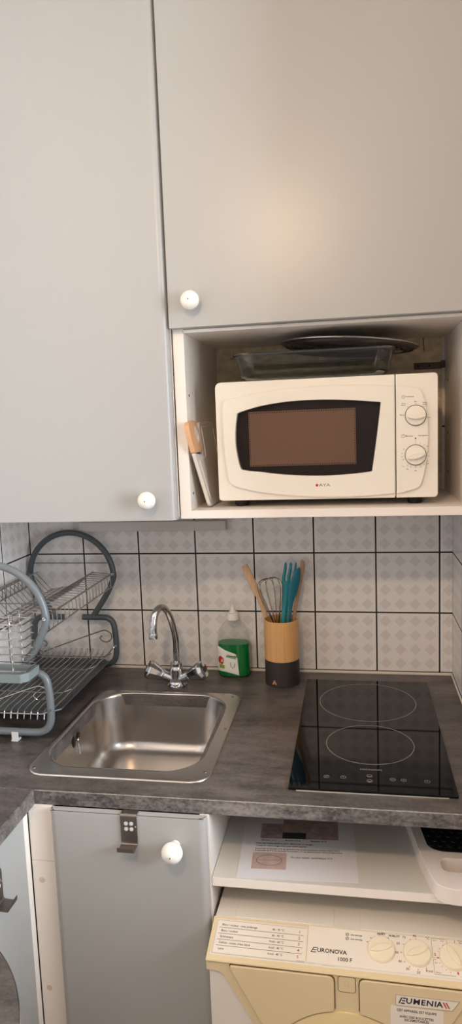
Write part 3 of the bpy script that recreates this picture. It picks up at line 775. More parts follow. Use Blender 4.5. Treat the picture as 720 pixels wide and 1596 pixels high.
for x, y, kind in ((.8056, -.5412, 'slash'), (.8352, -.5405, 'clock'), (.8815, -.5312, 'arc'), (.8813, -.5494, 'arc2'), (.9216, -.5407, 'minus'), (.9403, -.5411, 'plus'), (.9808, -.5414, 'power')):
    b = B(); ring(b, x, y, .0046, .0007, P, .00012, 28)
    if kind == 'slash': stroke(b, (x - .0022, y - .0026), (x + .0022, y + .0026), .0008, P)
    if kind in ('clock', 'power'): stroke(b, (x, y - .0018), (x, y + .0026), .0008, P)
    if kind in ('minus', 'plus'): stroke(b, (x - .0022, y), (x + .0022, y), .0007, P)
    if kind == 'plus': stroke(b, (x, y - .0022), (x, y + .0022), .0007, P)
    if kind == 'arc': stroke(b, (x - .0028, y - .0022), (x + .0028, y - .0022), .0012, P)
    if kind == 'arc2': stroke(b, (x - .0028, y - .0026), (x + .0028, y - .0026), .0018, P)
    obj('touch_symbol', b, 'hob_mark', t)

# ------------------------------------------------------------------ dish rack
t = thing('dish_rack', 'two tier dish rack with slate keyhole frames in the corner left of the sink', 'dish rack', (.125, -.23, .9))
YBk, YFr = -.030, -.440
def end_frame(y, m):
    base = [(.150, 1.0465), (.232, 1.0465), (.2385, .995), (.2365, .9165), (.012, .9165), (.009, .995), (.016, 1.0465), (.098, 1.0465)]
    pts = fillet([Vector((x, y, z)) for x, z in base], [0, .055, .03, .045, .045, .03, .055, 0], 7)
    b = B().tube(pts, .0078, 14)
    lp = [(.180, 1.050), (.198, 1.076), (.222, 1.112), (.236, 1.140)]
    lp += [(.126 + .1155 * math.cos(a), 1.157 + .1155 * math.sin(a)) for a in [math.radians(v) for v in range(0, 181, 12)]]
    lp += [(.016, 1.140), (.030, 1.112), (.054, 1.076), (.072, 1.050)]
    b.tube(catmull([Vector((x, y, z)) for x, z in lp], 4, False), .0078, 14)
    return b
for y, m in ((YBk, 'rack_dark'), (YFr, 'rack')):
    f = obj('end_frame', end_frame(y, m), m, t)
    b = B().tube([(.016, y, 1.192), (.236, y, 1.192)], .0011, 6); obj('cross_wire', b, 'rack_dark', f)
    # curled scroll wire
    o_ = -.004 if y == YBk else .004
    sc = [(.2030, .9990), (.1975, .9915), (.2060, .9835), (.2190, .9835), (.2290, .9925), (.2275, 1.0055), (.2130, 1.0135), (.1950, 1.0095), (.120, .9830), (.055, .9590), (.036, .9525), (.0215, .9600), (.0200, .9735), (.0300, .9830), (.0430, .9815), (.0480, .9740), (.0420, .9670)]
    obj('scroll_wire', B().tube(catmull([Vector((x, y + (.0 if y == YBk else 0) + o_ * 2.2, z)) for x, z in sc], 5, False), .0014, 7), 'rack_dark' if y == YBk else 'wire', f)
    for x, z in ((.2415, 1.163), (.0105, 1.163), (.2375, .970), (.0115, .970)):
        b = B(); b.lathe([(0, -.010), (.0040, -.010), (.0046, -.0085), (.0046, .0085), (.0040, .010), (0, .010)], 12, basis((x, y, z), (1, 0, 0), (0, 0, 1)))
        obj('bolt', b, 'chrome', f)
for x in (.045, .158):
    for y in (YFr, YBk):
        obj('foot', B().box(x - .0075, x + .0075, y - .013, y + .004, .9002, .9042, .001).box(x - .0075, x + .0075, y - .0098, y - .0078, .904, .9195, .0008), 'foot', t)
# upper plate shelf
ys0, ys1 = YBk - .006, YFr + .006
rails = [(.0125, 1.1640), (.0345, 1.1690), (.0730, 1.1250), (.0930, 1.1330), (.125, 1.1335), (.150, 1.1370), (.1880, 1.1690), (.2390, 1.1640), (.2385, 1.1310), (.1100, 1.1200)]
up = obj('upper_shelf', B().tube([(.2390, ys0, 1.1640), (.2390, ys1, 1.1640)], .0021, 8).tube([(.0125, ys0, 1.1640), (.0125, ys1, 1.1640)], .0021, 8), 'wire', t)
for x, z in ((.2385, 1.1310), (.1880, 1.1690), (.1480, 1.1350), (.1000, 1.1290), (.0740, 1.1240), (.0345, 1.1690), (.0140, 1.134)):
    obj('shelf_rail', B().tube([(x, ys0 + .001, z), (x, ys1 - .001, z)], .0017, 7), 'wire', up)
NW = 19
for k in range(NW):
    y = ys0 - .012 + (ys1 + .012 - ys0 + .012) * k / (NW - 1)
    pth = [(.2385, 1.131), (.2390, 1.150), (.2370, 1.1665), (.2330, 1.1670), (.1880, 1.1705), (.1480, 1.1365), (.1000, 1.1300), (.0745, 1.1255), (.0345, 1.1705), (.0150, 1.1660), (.0140, 1.134)]
    obj('shelf_wire', B().tube(fillet([Vector((x, y, z)) for x, z in pth], .006, 3), .0011, 6), 'wire', up)
# lower shelf
lo = obj('lower_shelf', B().tube(fillet([Vector(p) for p in ((.2345, ys0, .970), (.2300, ys0 - .03, .962), (.2280, ys1 + .02, .955), (.2345, ys1, .970))], .01, 4), .0019, 8), 'wire', t)
for y, z in ((ys0 - .012, .944), (-.16, .950), (-.31, .950), (ys1 + .022, .944)):
    obj('cross_rail', B().tube(fillet([Vector(p) for p in ((.012, y, z + .006), (.020, y, z), (.205, y, z), (.2285, y, z + .010))], .008, 3), .0016, 7), 'wire', lo)
for k in range(13):
    x = .026 + k * .0152
    pth = [(x, ys0 - .020, .951), (x, ys0 - .008, .968), (x, ys0 - .002, .964), (x, ys0 - .004, .955)]
    pth = [(x - .005, ys0 - .0155, .951), (x - .002, ys0 - .012, .966), (x + .003, ys0 - .010, .966), (x, ys0 - .016, .9535), (x, -.16, .9525), (x, ys1 + .045, .9525), (x, ys1 + .024, .9500), (x, ys1 + .020, .9330)]
    obj('plate_wire', B().tube(fillet([Vector(p) for p in pth], .006, 3), .0012, 6), 'wire', lo)

# drip tray on the worktop inside the rack
loops = []
def tr(x0, x1, y0, y1, c_, z):
    loops.append([(x, y, z) for x, y in ((x0 + c_, y0), (x1 - c_, y0), (x1, y0 + c_), (x1, y1 - c_), (x1 - c_, y1), (x0 + c_, y1), (x0, y1 - c_), (x0, y0 + c_))])
tr(.030, .205, -.355, -.060, .015, .9245); tr(.024, .214, -.368, -.050, .018, .9248); tr(.019, .2235, -.3800, -.0420, .020, .9345); tr(.016, .2265, -.3835, -.0395, .020, .9350)
tr(.0165, .2260, -.3830, -.0400, .020, .9368); tr(.0205, .2215, -.3780, -.0440, .019, .9366); tr(.0260, .2120, -.366, -.052, .017, .9270); tr(.034, .201, -.351, -.064, .014, .9265)
o = single('drip_tray', B().loft(loops, True, True), 'tray', 'slate grey plastic drip tray lying under the wire racks of the dish rack', 'tray', (.12, -.2, .9245))

# cutlery basket hung on the front frame
t = thing('cutlery_basket', 'wire cutlery basket with grey plastic bottom hung on the front of the dish rack', 'basket', (.12, -.48, 1.045))
BX0, BX1, BY0, BY1 = .006, .2225, -.5070, -.4500
loops = []
def cl(x0, x1, y0, y1, c_, z): loops.append([(x, y, z) for x, y in ((x0 + c_, y0), (x1 - c_, y0), (x1, y0 + c_), (x1, y1), (x0, y1), (x0, y0 + c_))])
cl(BX0 + .004, BX1 - .004, BY0 + .004, BY1, .012, 1.0465); cl(BX0, BX1, BY0, BY1, .012, 1.0490); cl(BX0 - .002, BX1 + .002, BY0 - .002, BY1, .013, 1.0670); cl(BX0, BX1, BY0, BY1 - .002, .012, 1.0672); cl(BX0 + .003, BX1 - .003, BY0 + .004, BY1 - .003, .011, 1.0515)
obj('basket_bottom', B().loft(loops, True, True), 'tray_light', t)
for z in [1.072 + .0158 * k for k in range(6)] + [1.166]:
    pts = fillet([Vector((x, y, z)) for x, y in ((BX0, BY1 - .001), (BX0, BY0 + .002), (BX1 - .001, BY0 + .002), (BX1 - .001, BY1 - .001))], .010, 4, True)
    obj('basket_wire', B().tube(pts, .0012 if z < 1.16 else .0018, 6, True), 'wire', t)
for x in [BX0 + .026 + .041 * k for k in range(5)]:
    pts = fillet([Vector(p) for p in ((x, BY0 + .001, 1.070), (x, BY0 + .001, 1.166), (x, BY0 + .001, 1.186), (x, BY0 + .012, 1.189), (x, BY0 + .014, 1.166))], .005, 3)
    obj('basket_upright', B().tube(pts, .0012, 6), 'wire', t)
for x in (.060, .190):
    obj('hanging_hook', B().tube(fillet([Vector(p) for p in ((x, BY1 - .002, 1.070), (x, BY1 - .002, 1.182), (x, BY1 + .010, 1.1815), (x, BY1 + .0085, 1.192))], .004, 3), .0012, 6), 'wire', t)

# ------------------------------------------------------------------ base units
c = thing('base_cabinet', 'grey sink base cabinet with one door and a hook over its top', 'cabinet', (.46, -.32, 0))
b = B(); b.box(.223, .238, -.618, -.01, .10, .8730).box(.238, .590, -.618, -.01, .10, .116).box(.238, .590, -.016, -.01, .116, .8730).box(.24, .60, -.57, -.555, 0, .10)
obj('carcass', b, 'white', c)
obj('side_panel', B().box(.5905, .6070, -.6335, -.01, 0, .8732, .0006), 'white', c, label='white end panel')
d = obj('door', soft_door(.3205, .6040, -.6500, .105, .8727, .0162, .0128), 'door', c)
tp = [(x, y) for x, y in ((.323, -.6345), (.601, -.6345), (.6030, -.6380), (.5985, -.6435), (.5920, -.6462), (.330, -.6462), (.3225, -.640))]
b = B()
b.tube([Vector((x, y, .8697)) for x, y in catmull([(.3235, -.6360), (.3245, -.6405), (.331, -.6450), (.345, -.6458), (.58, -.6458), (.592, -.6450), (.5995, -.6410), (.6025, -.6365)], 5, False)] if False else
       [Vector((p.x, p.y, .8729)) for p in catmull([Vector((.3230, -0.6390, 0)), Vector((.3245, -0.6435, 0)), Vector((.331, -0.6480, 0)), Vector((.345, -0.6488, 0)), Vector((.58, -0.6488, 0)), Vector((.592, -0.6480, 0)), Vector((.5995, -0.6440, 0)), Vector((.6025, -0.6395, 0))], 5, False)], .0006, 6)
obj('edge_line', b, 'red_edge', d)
knob(.5500, -.6500, .8245, d, .0185)

def over_hook(org, ex, ey, label, loc):
    """steel strap bent over a door top with a small upturned lip; ex = across, ey = out from the door"""
    t_ = thing('door_hook', label, 'hook', loc)
    m = basis(org, ex, Vector(ey) * -1)          # local x across, local -y outwards, local z up
    ex = Vector(ex); ey = Vector(ey)
    Q = Matrix((ex, -ey, Vector((0, 0, 1)))).transposed().to_4x4(); Q.translation = Vector(org)
    w2_ = .0148
    prof = [(.013, .0024), (0, .0024), (-.0020, 0), (-.0020, -.0480), (-.0035, -.0520), (-.024, -.0535), (-.0262, -.0520), (-.0266, -.0445)]   # (y, z)
    prof = [tuple(p) for p in fillet([Vector(p) for p in prof], .0022, 3)]
    th_ = .0012; tt = bmesh.new(); RA = []; 
    for i, p in enumerate(prof):
        a_ = Vector(prof[max(0, i - 1)]); c_ = Vector(prof[min(len(prof) - 1, i + 1)]); d_ = (c_ - a_).normalized(); n_ = Vector((d_.y, -d_.x)) * th_ / 2
        q1 = Vector(p) + n_; q2 = Vector(p) - n_
        RA.append([tt.verts.new((-w2_, q1.x, q1.y)), tt.verts.new((w2_, q1.x, q1.y)), tt.verts.new((w2_, q2.x, q2.y)), tt.verts.new((-w2_, q2.x, q2.y))])
    for a_, c_ in zip(RA, RA[1:]):
        for k in range(4): tt.faces.new((a_[k], a_[(k + 1) % 4], c_[(k + 1) % 4], c_[k]))
    tt.faces.new(RA[0][::-1]); tt.faces.new(RA[-1]); bmesh.ops.recalc_face_normals(tt, faces=tt.faces)
    st = obj('strap', B().add(tt, Q), 'steel_dark', t_)
    b_ = B()
    for x in (-.0045, .0050):
        for z in (-.0135, -.0235): b_.lathe([(0, 0), (.0036, 0), (.0036, .0004), (0, .0006)], 14, Q @ basis((x, -.0026, z), (1, 0, 0), (0, 0, 1)))
    b_.lathe([(0, 0), (.0011, 0), (0, .0004)], 8, Q @ basis((.0125, -.0026, -.019), (1, 0, 0), (0, 0, 1)))
    obj('punched_hole', b_, 'foot', st)
    return t_
over_hook((.4680, -.6500, .8727), (1, 0, 0), (0, -1, 0), 'steel hook bent over the top of the grey door below the sink', (.469, -.65, .8695))
over_hook((.2765, -.7650, .8250), (0, 1, 0), (1, 0, 0), 'steel hook on the pale base cabinet under the left worktop', (.278, -.7385, .825))

# filler panel and the left run
t = thing('filler_panel', 'narrow white filler panel with beige screw caps left of the sink cabinet', 'panel', (.30, -.63, 0))
obj('upper_board', B().box(.2745, .3190, -.6375, -.622, .7668, .8732, .0006), 'white', t)
obj('lower_board', B().box(.2745, .3190, -.6375, -.622, 0, .7660, .0006), 'white', t)
for x, z in ((.2921, .7292), (.2897, .5118)): obj('screw_cap', B().lathe([(0, 0), (.0058, 0), (.0056, .0006), (0, .0008)], 20, front(-.6375, x, z)), 'screwcap', t)
c = thing('base_cabinet', 'pale grey base cabinet under the left worktop, facing right', 'cabinet', (.13, -1.0, 0))
b = B().box(.006, .255, -1.39, -.640, 0, .8730); obj('carcass', b, 'white', c)
obj('side_panel', B().box(.2562, .2735, -.6560, -.6395, 0, .8730, .0006), 'white_edge', c)
obj('door', B().box(.2562, .2745, -1.385, -.6575, .08, .8700, .0015), 'door', c)

# leaf table with rounded end
t = thing('leaf_table', 'rounded dark slate table leaf jutting out at the lower left corner', 'table', (.33, -1.1, .0))
R_ = .33; ccx, ccy = .100, -1.080
ol = [(ccx + R_ * math.cos(a), ccy + R_ * math.sin(a)) for a in [math.radians(v) for v in range(0, 58, 4)]] + [(.2765, ccy + math.sqrt(R_ ** 2 - .1765 ** 2))] + [(.2765, -1.36), (.40, -1.36), (.43, -1.33)]
obj('table_top', B().prism(ol, .028, flat(.712), bev=.0012), 'worktop', t)
ed = [Vector((ccx + (R_ + .0006) * math.cos(a), ccy + (R_ + .0006) * math.sin(a), .726)) for a in [math.radians(v) for v in range(-2, 58, 3)]]
lp_ = []
for p in ed: lp_.append([p + Vector((0, 0, -.0135)), p + Vector((0, 0, .0135))])
b = B().loft([[q[0] for q in lp_], [q[1] for q in lp_]], closed=False); obj('edge_band', b, 'worn', t)
b = B().box(.2765, .292, -1.30, -.95, .60, .712, .001); b.tube([(.285, -1.12, .62), (.40, -1.12, .709)], .008, 10); obj('wall_bracket', b, 'white', t)
obj('leg', B().lathe([(0, 0), (.03, 0), (.03, .006), (.022, .012), (.022, .7118), (0, .7118)], 24, flat(0, .345, -1.27)), 'steel_dark', t)

# ------------------------------------------------------------------ open shelf above the washing machine
t = thing('shelf', 'white shelf board under the worktop above the washing machine', 'shelf', (.85, -.34, .741))
obj('board', B().box(.6078, XR - .001, -.6325, -.03, .7410, .7570), 'shelf', t)
obj('edge_band', B().box(.6078, XR - .001, -.6335, -.6325, .7410, .7570, .0004), 'white_edge', t, label='white front edge band')
for x0, x1 in ((.6072, .618), (XR - .012, XR - .0005)): obj('support_cleat', B().box(x0, x1, -.60, -.06, .722, .7408, .001), 'white', t)

th = math.atan2(-.6195 + .6306, .8597 - .6501)
pm = basis((.6501, -.6306, .7572), (math.cos(th), math.sin(th), 0), (-math.sin(th), math.cos(th), 0))
t = thing('instruction_sheet', 'printed A4 instruction sheet with small photos on the white shelf', 'paper', (.75, -.53, .7571))
obj('sheet', B().box(0, .2100, 0, .297, 0, .0004, mtx=pm), 'paper', t)
def pic(x0, x1, y0, y1, m): return B().box(x0, x1, y0, y1, .0004, .0005, mtx=pm)
def PT(x, y): return pm @ Matrix.Translation((x, y, .0005))
for x0, x1, y0, y1, m in ((.0330, .0745, .1190, .1680, 'photo_a'), (.0745, .1190, .1400, .1830, 'photo_a'), (.0745, .1190, .1200, .1400, 'photo_b'), (.1190, .1800, .1200, .1830, 'photo_a'), (.0230, .0850, .0270, .0750, 'photo_c')):
    obj('printed_photo', pic(x0, x1, y0, y1, m), m, t)
b = B()
for cx_, cy_, rx, ry in ((.055, .145, .017, .015), (.150, .154, .024, .020), (.054, .052, .023, .015)):
    pts = [PT(cx_, cy_) @ Vector((rx * math.cos(a), ry * math.sin(a), .0001)) for a in [2 * PI * k / 28 for k in range(28)]]
    b = B(); b.tube(pts, .0006, 4, True); b.tube([PT(cx_, cy_) @ Vector((-rx * .98, 0, .0001)), PT(cx_, cy_) @ Vector((rx * .98, .001, .0001))], .0005, 4)
    obj('photo_dial', b, 'grey_ink', t)
b = B()
for s, x, y, sz in (('Bouton N°1', .036, .113, .0058), ('Bouton N°2', .080, .114, .0058), ('Bouton N°3', .128, .114, .0058), ('Voici les manipulations pour démarrer un lavage :', .026, .1035, .0054), ('1-insérer votre linge ainsi que votre lessive', .026, .0955, .0054),
                    ('2-tourner le bouton n°2 et sélectionner la température choisie avant 90°C', .026, .0865, .0051), ('3-tourner le n°3 ou tourner le bouton n°1 et sélectionner votre programme', .026, .0805, .0051), ('Ou plus rapide : synthétique N°3', .092, .063, .0056)):
    b.text(s, sz, PT(x, y), 'LEFT', .012)
obj('printed_lines', b, 'ink', t)

# white plastic step with black dimpled pad
t = thing('folding_step', 'white plastic step with carry handle and black dimpled pad on the right of the shelf', 'step', (1.03, -.56, .757))
sk_ = [Vector(p) for p in ((.9445, -.400), (.9560, -.4900), (.9655, -.5640), (.9700, -.5860), (.9715, -.5950), (.9760, -.6200), (.9840, -.6450), (1.0000, -.6560), (1.030, -.6585), (1.086, -.6585), (1.086, -.400))]
ol = fillet(sk_, [.01, .05, .05, .01, .01, .02, .02, .03, .02, .03, .01], 4, True)
hole = [(x, y) for x, y in rrect(.9985, 1.075, -.612, -.575, .012, 5)]
fr_ = obj('frame', B().prism([tuple(p) for p in ol], .0275, flat(.7572), hole=hole, bev=.006, seg=3, top_only=True), 'white_plastic', t)
pd = fillet([Vector(p) for p in ((.962, -.405), (.9745, -.497), (.981, -.5465), (1.000, -.5575), (1.079, -.5575), (1.079, -.405))], [.006, .03, .016, .02, .02, .006], 4, True)
p_ = obj('pad', B().prism([tuple(p) for p in pd], .0010, flat(.7850), bev=.0004), 'black_rubber', t, label='black dimpled rubber pad')
b = B()
for i in range(6):
    for j in range(9):
        x = .986 + i * .0165 + (.008 if j % 2 else 0); y = -.542 + j * .015
        if x < 1.074: b.lathe([(0, 0), (.0042, 0), (.0034, .0010), (.0018, .0014), (0, .0015)], 10, flat(.7860, x, y))
obj('pad_dimple', b, 'black_rubber', p_)
obj('handle_bar', B().box(.996, 1.078, -.5745, -.569, .772, .7840, .002), 'white_plastic', t)

# ------------------------------------------------------------------ washing machine (local frame: x right, y back, z up)
wm = thing('washing_machine', 'small cream front loading washing machine under the white shelf', 'washing machine', (.6107, -.6410, 0), math.radians(-1.1), local=True)
TL = math.radians(17); PW = .459; SL = .073
obj('body', B().box(.003, .456, -.0660, .42, .022, .672, .004), 'washer', wm)
b = B().box(.001, .458, .0005, .425, .6700, .6888, .003)
for x0, x1 in ((.036, .206), (.250, .43)): b.box(x0, x1, .004, .30, .6870, .6896, .0012, 3)
obj('top_cover', b, 'washer', wm)
sec = [(.0, .690), (-.0698, .6687), (-.0728, .6676), (-.0738, .6655), (-.0725, .6634), (-.060, .6630), (0, .669)]
sm = basis((0, 0, 0), (0, 1, 0), (0, 0, 1))            # local x -> y, y -> z, z -> +x
b = B().prism(sec, PW, sm, bev=.0012, seg=2)
cpn = obj('control_panel', b, 'cream', wm)
PM = basis((0, 0, .690), (1, 0, 0), (0, math.cos(TL), math.sin(TL)))       # on the sloping panel, y up-slope
def card(x0, x1, s0, s1): return B().box(x0, x1, -s1, -s0, .0000, .0007, .0002, 1, mtx=PM)
for x0, x1, s0, s1 in ((.0070, .1635, .0045, .0672), (.1650, .4550, .0015, .0672)): obj('control_card', card(x0, x1, s0, s1), 'card', cpn)
Q = PM @ Matrix.Translation((0, 0, .0007))
b = B(); r = B()
def W(s_, x, s, size, al='LEFT', bold=.0, shear=0, wd=1.0, dst=None): (dst or b).text(s_, size, Q @ Matrix.Translation((x, -s, 0)), al, bold, shear, wd)
cl_ = [(.0085, .0070), (.0085, .0655), (.1620, .0655)]
rows = [('Blanc / couleur - avec prélavage', '40 - 95 °C', '1'), ('Blanc / couleur', '40 - 95 °C', '2'), ('Synthétique', 'froid - 60 °C', '3'), ('Délicat - niveau d’eau élevé', 'froid - 40 °C', '4'), ('Laine', 'froid - 40 °C', '5')]
for i, (a_, c_, n_) in enumerate(rows):
    s = .0150 + i * .0105
    W(a_, .0170, s, .0052, bold=.008, wd=.92); W(c_, .1010 if 'froid' in c_ else .1040, s, .0052, bold=.008, wd=.92)
    W(n_, .1503, s, .0068, 'CENTER', .012, dst=(r if i else b))
    if i < 4: stroke(b, (.0130, -(s + .0052)), (.1570, -(s + .0052)), .00055, Q)
for p, q in zip(cl_, cl_[1:]): stroke(b, (p[0], -p[1]), (q[0], -q[1]), .0003, Q)
stroke(b, (.0085, -.0070), (.1620, -.0070), .0003, Q)
W('500296-006', .1490, .0640, .0028, wd=.9); W('500296-700', .1675, .0650, .0026, wd=.9); W('Fabriqué en Autriche', .1900, .0655, .0026, wd=.9)
# maker's name with the swung E
W('URONOVA', .1810, .0420, .0098, bold=.022, wd=.98)
for s in (.0382, .0420, .0458): stroke(b, (.1748 - (s - .0382) * .45, -s), (.1812 - (s - .0382) * .2, -s), .0013, Q)
stroke(b, (.1758, -.0378), (.1712, -.0462), .0012, Q)
W('1000 F', .2140, .0535, .0092, bold=.014, wd=.95)
for s_, y in (('sans essorage', .0100), ('avec essorage', .0172)):
    W(s_, .2350, y, .0036, bold=.02, wd=.95)
    ring(b, .2293, -y, .0024, .0007, Q, n=16); stroke(b, (.2276, -y - .0012), (.2310, -y + .0012), .0006, Q)
W('ARRÊT', .2780, .0034, .0048, bold=.03, wd=.95); W('HUBLOT', .2970, .0048, .0048, bold=.03, wd=.95)
for s_, x, s in (('75', .3215, .0052), ('95', .3388, .0012), ('°C', .3590, .0030), ('60', .3118, .0165), ('50', .3090, .0320), ('40', .3135, .0462), ('30', .3245, .0570), ('20', .3412, .0610), ('froid', .3580, .0568)):
    W(s_, x, s, .0056, 'CENTER', .006)
KS = .0312
def tick(cx_, a, m_, r0=.0242, r1=.0262, w_=.0011): a = math.radians(a); stroke(m_, (cx_ + r0 * math.cos(a), -KS + r0 * math.sin(a)), (cx_ + r1 * math.cos(a), -KS + r1 * math.sin(a)), w_, Q)
for a in (130, 152, 95, 62): tick(.2842, a, r if a in (95,) else b)
for a in (112, 90, 146, 180, 216, 240, 270, 300): tick(.3408, a, r)
for a in (128, 148, 160, 206, 220, 238, 254): tick(.3972, a, b, .0240, .0250)
for a in (186, 280): tick(.3972, a, r, .0225, .0262, .0016)
W('5', .3690, .0290, .0068, 'CENTER', .02, dst=r); W('4', .4015, .0560, .0068, 'CENTER', .02, dst=r); W('1', .4015, .0045, .0062, 'CENTER', .02, dst=r)
for x0, y0, x1, y1 in ((.3650, .0020, .3650, .0342), (.3650, .0020, .3870, .0020), (.3650, .0342, .3690, .0342), (.3655, .0372, .3655, .0605), (.3655, .0605, .3980, .0605), (.3655, .0372, .3700, .0372), (.4060, .0020, .4480, .0020), (.3890, .0020, .3890, .0080), (.4300, .0020, .4300, .0605), (.4060, .0605, .4300, .0605)):
    stroke(b, (x0, -y0), (x1, -y1), .0004, Q)
W('Laine', .3668, .0048, .0032, wd=.9); W('Délicat', .3675, .0575, .0032, wd=.9); W('Blanc', .4080, .0050, .0036, wd=.9); W('essor', .3790, .0048, .0030, wd=.9); W('Syn', .3675, .0420, .0030)
obj('panel_lettering', b, 'black_ink', cpn); obj('red_lettering', r, 'red_ink', cpn, label='red printed numbers and ticks')
for cx_, ang in ((.2842, .30), (.3408, .42), (.3972, -1.05)):
    mt = Q @ Matrix.Translation((cx_, -KS, 0))
    k = obj('knob', B().lathe([(0, 0), (.0220, 0), (.0220, .0022), (.0214, .0050), (.0204, .0061), (0, .0064)], 40, mt), mat('cream dial', (238, 226, 200), .35), wm)
    g = [(-.0185, 0), (-.011, -.0042), (0, -.0056), (.011, -.0042), (.0185, 0), (.011, .0042), (0, .0056), (-.011, .0042)]
    obj('knob_grip', B().prism([tuple(p) for p in catmull(g, 4)], .0042, mt @ Matrix.Rotation(ang, 4, 'Z') @ Matrix.Translation((0, 0, .0055)), bev=.0030, seg=3, top_only=True), k.data.materials[0], k)
# front: cream fascia, two flaps, button, porthole
FR = basis((0, -.0660, 0), (1, 0, 0), (0, 0, 1))
fas = fillet([Vector(p) for p in ((0, .6633), (.459, .6633), (.459, .6455), (.4330, .6450), (.3340, .470), (.334, .330), (.290, .25), (.169, .25), (.125, .330), (.125, .470), (.0260, .6450), (0, .6455))], [.001, .001, .002, .012, .03, .03, .02, .02, .03, .03, .012, .002], 4, True)
fas = [tuple(p) for p in fas]
obj('fascia', B().prism(fas, .0040, FR, bev=.001, top_only=True), 'cream', wm)
pc = (.2295, .4650); PRr = .137
def flap(s):
    arc = [(pc[0] - PRr * math.cos(a), pc[1] + PRr * math.sin(a)) for a in [math.radians(v) for v in range(30, 82, 5)]]
    pts = [(.0400, .6605), (.0415, .6530), (.1060, .5340)] + arc + [(.2095, .6030)] + [(.2095, .6612)]
    pts = [Vector(p) for p in pts]
    n = len(pts); rad = [.006, .006, .004] + [.002] * len(arc) + [.007, .010]
    out = [tuple(p) for p in fillet(pts, rad, 3, True)]
    if s > 0: out = [(2 * pc[0] - x, y) for x, y in out][::-1]
    return out
for s in (-1, 1):
    f = obj('front_flap', B().prism(flap(s), .0085, FR, bev=.0035, seg=3, top_only=True), 'cream', wm)
    o2 = flap(s); cxf = sum(p[0] for p in o2) / len(o2); cyf = sum(p[1] for p in o2) / len(o2)
    gb = B().tube([FR @ Vector((p[0], p[1], .0042)) for p in o2], .0017, 6, True)
    obj('flap_gap', gb, mat('shadow gap', (96, 74, 40), .8), f)
    if s > 0:
        FT = basis((0, -.0746, 0), (1, 0, 0), (0, 0, 1))
        bd = obj('badge', B().prism([(.3055, .6450), (.4010, .6445), (.3905, .6275), (.3050, .6265)], .0006, FT), 'card', f, label='white maker badge')
        bo = B()
        for p, q in (((.3055, .6450), (.4010, .6445)), ((.4010, .6445), (.3905, .6275)), ((.3905, .6275), (.3050, .6265)), ((.3050, .6265), (.3055, .6450))): stroke(bo, p, q, .0005, FT @ Matrix.Translation((0, 0, .0006)))
        obj('badge_border', bo, 'grey_ink', bd)
        lt = B(); G = FT @ Matrix.Translation((0, 0, .0006))
        lt.text('UMENI', .0132, G @ Matrix.Translation((.3200, .6357, 0)), 'LEFT', .026, .10, 1.08, space=1.12)
        lt.text('A', .0132, G @ Matrix.Translation((.3668, .6357, 0)), 'LEFT', .026, -.0, 1.05)
        for zz in (.6402, .6357, .6312): stroke(lt, (.3130 + (zz - .6312) * .35, zz), (.3190 + (zz - .6312) * .2, zz), .0020, G)
        stroke(lt, (.3145, .6410), (.3100, .6304), .0018, G)
        obj('badge_letters', lt, 'navy_ink', bd)
        rd = B()
        for dx in (0, .0042): stroke(rd, (.3768 + dx, .6405), (.3818 + dx, .6308), .0018, G)
        obj('badge_stripe', rd, 'red_ink', bd, label='red slanted stripes')
        stk = obj('sticker', B().prism([(.2975, .6255), (.3775, .6245), (.3770, .5900), (.2970, .5910)], .0003, FT), 'card', f)
        lt = B(); G = FT @ Matrix.Translation((0, 0, .0003))
        for s_, y in (('CET APPAREIL EST EQUIPE', .6183), ('AVEC DES ROULETTES', .6075), ('ESCAMOTABLES', .6022)): lt.text(s_, .0056, G @ Matrix.Translation((.3368, y, 0)), 'CENTER', .02, 0, .92)
        obj('sticker_letters', lt, 'black_ink', stk)
bt = obj('door_button', B().prism(rrect(.2160, .2430, .6345, .6612, .004, 4), .0050, FR, bev=.0012, top_only=True), 'cream', wm)
obj('button_gap', B().tube([FR @ Vector((x, y, .0042)) for x, y in rrect(.2158, .2432, .6343, .6614, .004, 4)], .0006, 5, True), mat('button gap', (120, 96, 56), .8), bt)
b = B(); GB = FR @ Matrix.Translation((0, 0, .0050))
for zz in (.6450, .6475): stroke(b, (.2255, zz), (.2335, zz), .0005, GB)
for p, q in (((.2265, .6545), (.2325, .6545)), ((.2265, .6545), (.2265, .6500)), ((.2325, .6545), (.2325, .6500)), ((.2265, .6500), (.2325, .6500))): stroke(b, p, q, .0004, GB)
obj('button_symbol', b, mat('embossed cream', (206, 184, 132), .5), bt)
b = B().lathe([(.0, .006), (.085, .006), (.098, .010), (.120, .0085), (.1335, .006), (.1340, .004), (0, .004)], 64, FR @ Matrix.Translation((pc[0], pc[1], 0)))
ph = obj('porthole_door', b, 'cream_light', wm)
obj('porthole_glass', B().lathe([(0, .0175), (.05, .0155), (.080, .0085), (.084, .006)], 48, FR @ Matrix.Translation((pc[0], pc[1], 0))), 'hob', ph)
for x in (.04, .42):
    for y in (-.04, .38): obj('foot', B().lathe([(0, 0), (.02, 0), (.022, .004), (.018, .024), (0, .024)], 20, flat(.0, x, y)), 'dark', wm)

# ------------------------------------------------------------------ unseen box added right of the kitchenette to block low window light
t = thing('daylight_blocker', 'unseen white box added to block daylight just right of the kitchenette wall', 'daylight_blocker', (1.48, -.95, 0))
obj('body', B().box(1.20, 1.75, -1.22, -.70, .03, 1.02, .006), 'white', t)
f = obj('door', B().box(1.20, 1.75, -1.265, -1.222, .06, 1.005, .008), 'white', t)
obj('handle', B().box(1.215, 1.235, -1.285, -1.264, .70, .92, .004), 'foot', f)
for x in (1.24, 1.71):
    for y in (-1.18, -.74): obj('foot', B().lathe([(0, 0), (.018, 0), (.018, .031), (0, .031)], 16, flat(0, x, y)), 'dark', t)

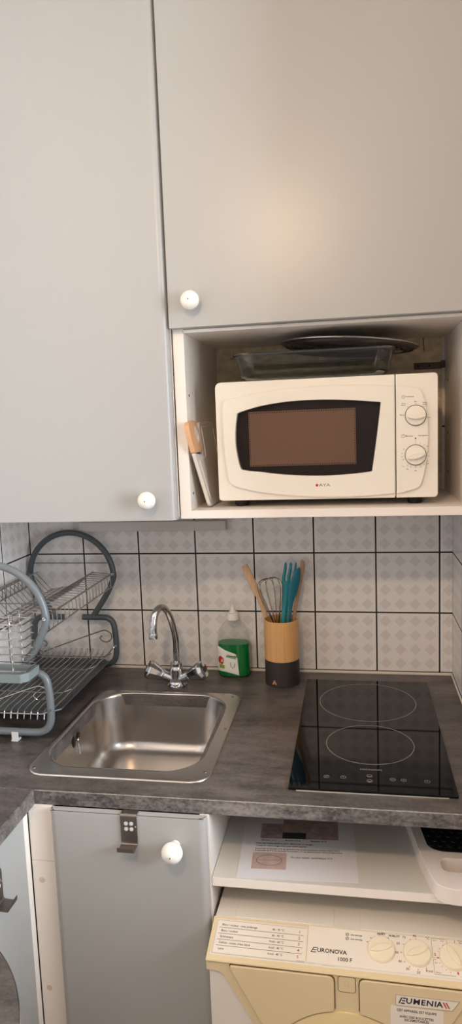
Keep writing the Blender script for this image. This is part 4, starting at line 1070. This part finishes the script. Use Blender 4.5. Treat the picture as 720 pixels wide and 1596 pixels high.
# ------------------------------------------------------------------ lamp and daylight
lx, ly, lz = .603, -1.83, 2.262
t = thing('pendant_lamp', 'bare bulb pendant lamp hanging from the ceiling behind the camera', 'lamp', (lx, ly, CH))
obj('cord', B().tube([(lx, ly, CH), (lx, ly, lz + .10)], .003, 8), 'white', t)
obj('canopy', B().lathe([(0, CH - .03), (.035, CH - .025), (.045, CH), (0, CH)], 24, flat(0, lx, ly)), 'white', t)
obj('socket', B().lathe([(0, lz + .10), (.016, lz + .10), (.019, lz + .06), (.017, lz + .038), (0, lz + .038)], 20, flat(0, lx, ly)), 'white', t)
LAMP_E, WIN_E = 375.0, 138.0
obj('bulb', B().ball((lx, ly, lz), .043, u=32, v=20), mat('bulb', (255, 255, 255), .4, emit=((1.0, .72, .47, 1), LAMP_E)), t)
ld = bpy.data.lights.new('window_daylight', 'AREA'); ld.shape = 'RECTANGLE'; ld.size = WY1 - WY0; ld.size_y = WZ1 - WZ0
ld.energy = WIN_E; ld.color = (.80, .90, 1.0)
lo_ = bpy.data.objects.new('window_daylight', ld); COL.objects.link(lo_); lo_.location = (XE - .01, (WY0 + WY1) / 2, (WZ0 + WZ1) / 2); lo_.rotation_euler = (0, PI / 2, 0)
wd = bpy.data.worlds.new('sky'); scn.world = wd; wd.use_nodes = True
wd.node_tree.nodes['Background'].inputs[0].default_value = (.75, .86, 1, 1); wd.node_tree.nodes['Background'].inputs[1].default_value = 1.0

# ------------------------------------------------------------------ camera
cam = bpy.data.cameras.new('camera'); co = bpy.data.objects.new('camera', cam); COL.objects.link(co)
yaw, pit, rol = .1765, .1272, -.0379
fw = Vector((-math.sin(yaw) * math.cos(pit), math.cos(yaw) * math.cos(pit), -math.sin(pit)))
rt = Vector((math.cos(yaw), math.sin(yaw), 0)); u_ = rt.cross(fw)
r2 = rt * math.cos(rol) + u_ * math.sin(rol); u2 = -rt * math.sin(rol) + u_ * math.cos(rol)
mw_ = Matrix((r2, u2, -fw)).transposed().to_4x4(); mw_.translation = Vector((.8632, -1.7391, 1.5425)); co.matrix_world = mw_
cam.sensor_width = 36; cam.sensor_fit = 'AUTO'; cam.lens = 1093.3 / 1596 * 36; cam.clip_start = .02
scn.camera = co
vs = scn.view_settings; vs.view_transform = 'Standard'; vs.look = 'None'; vs.exposure = 0.14; vs.gamma = 1.0; vs.use_curve_mapping = False
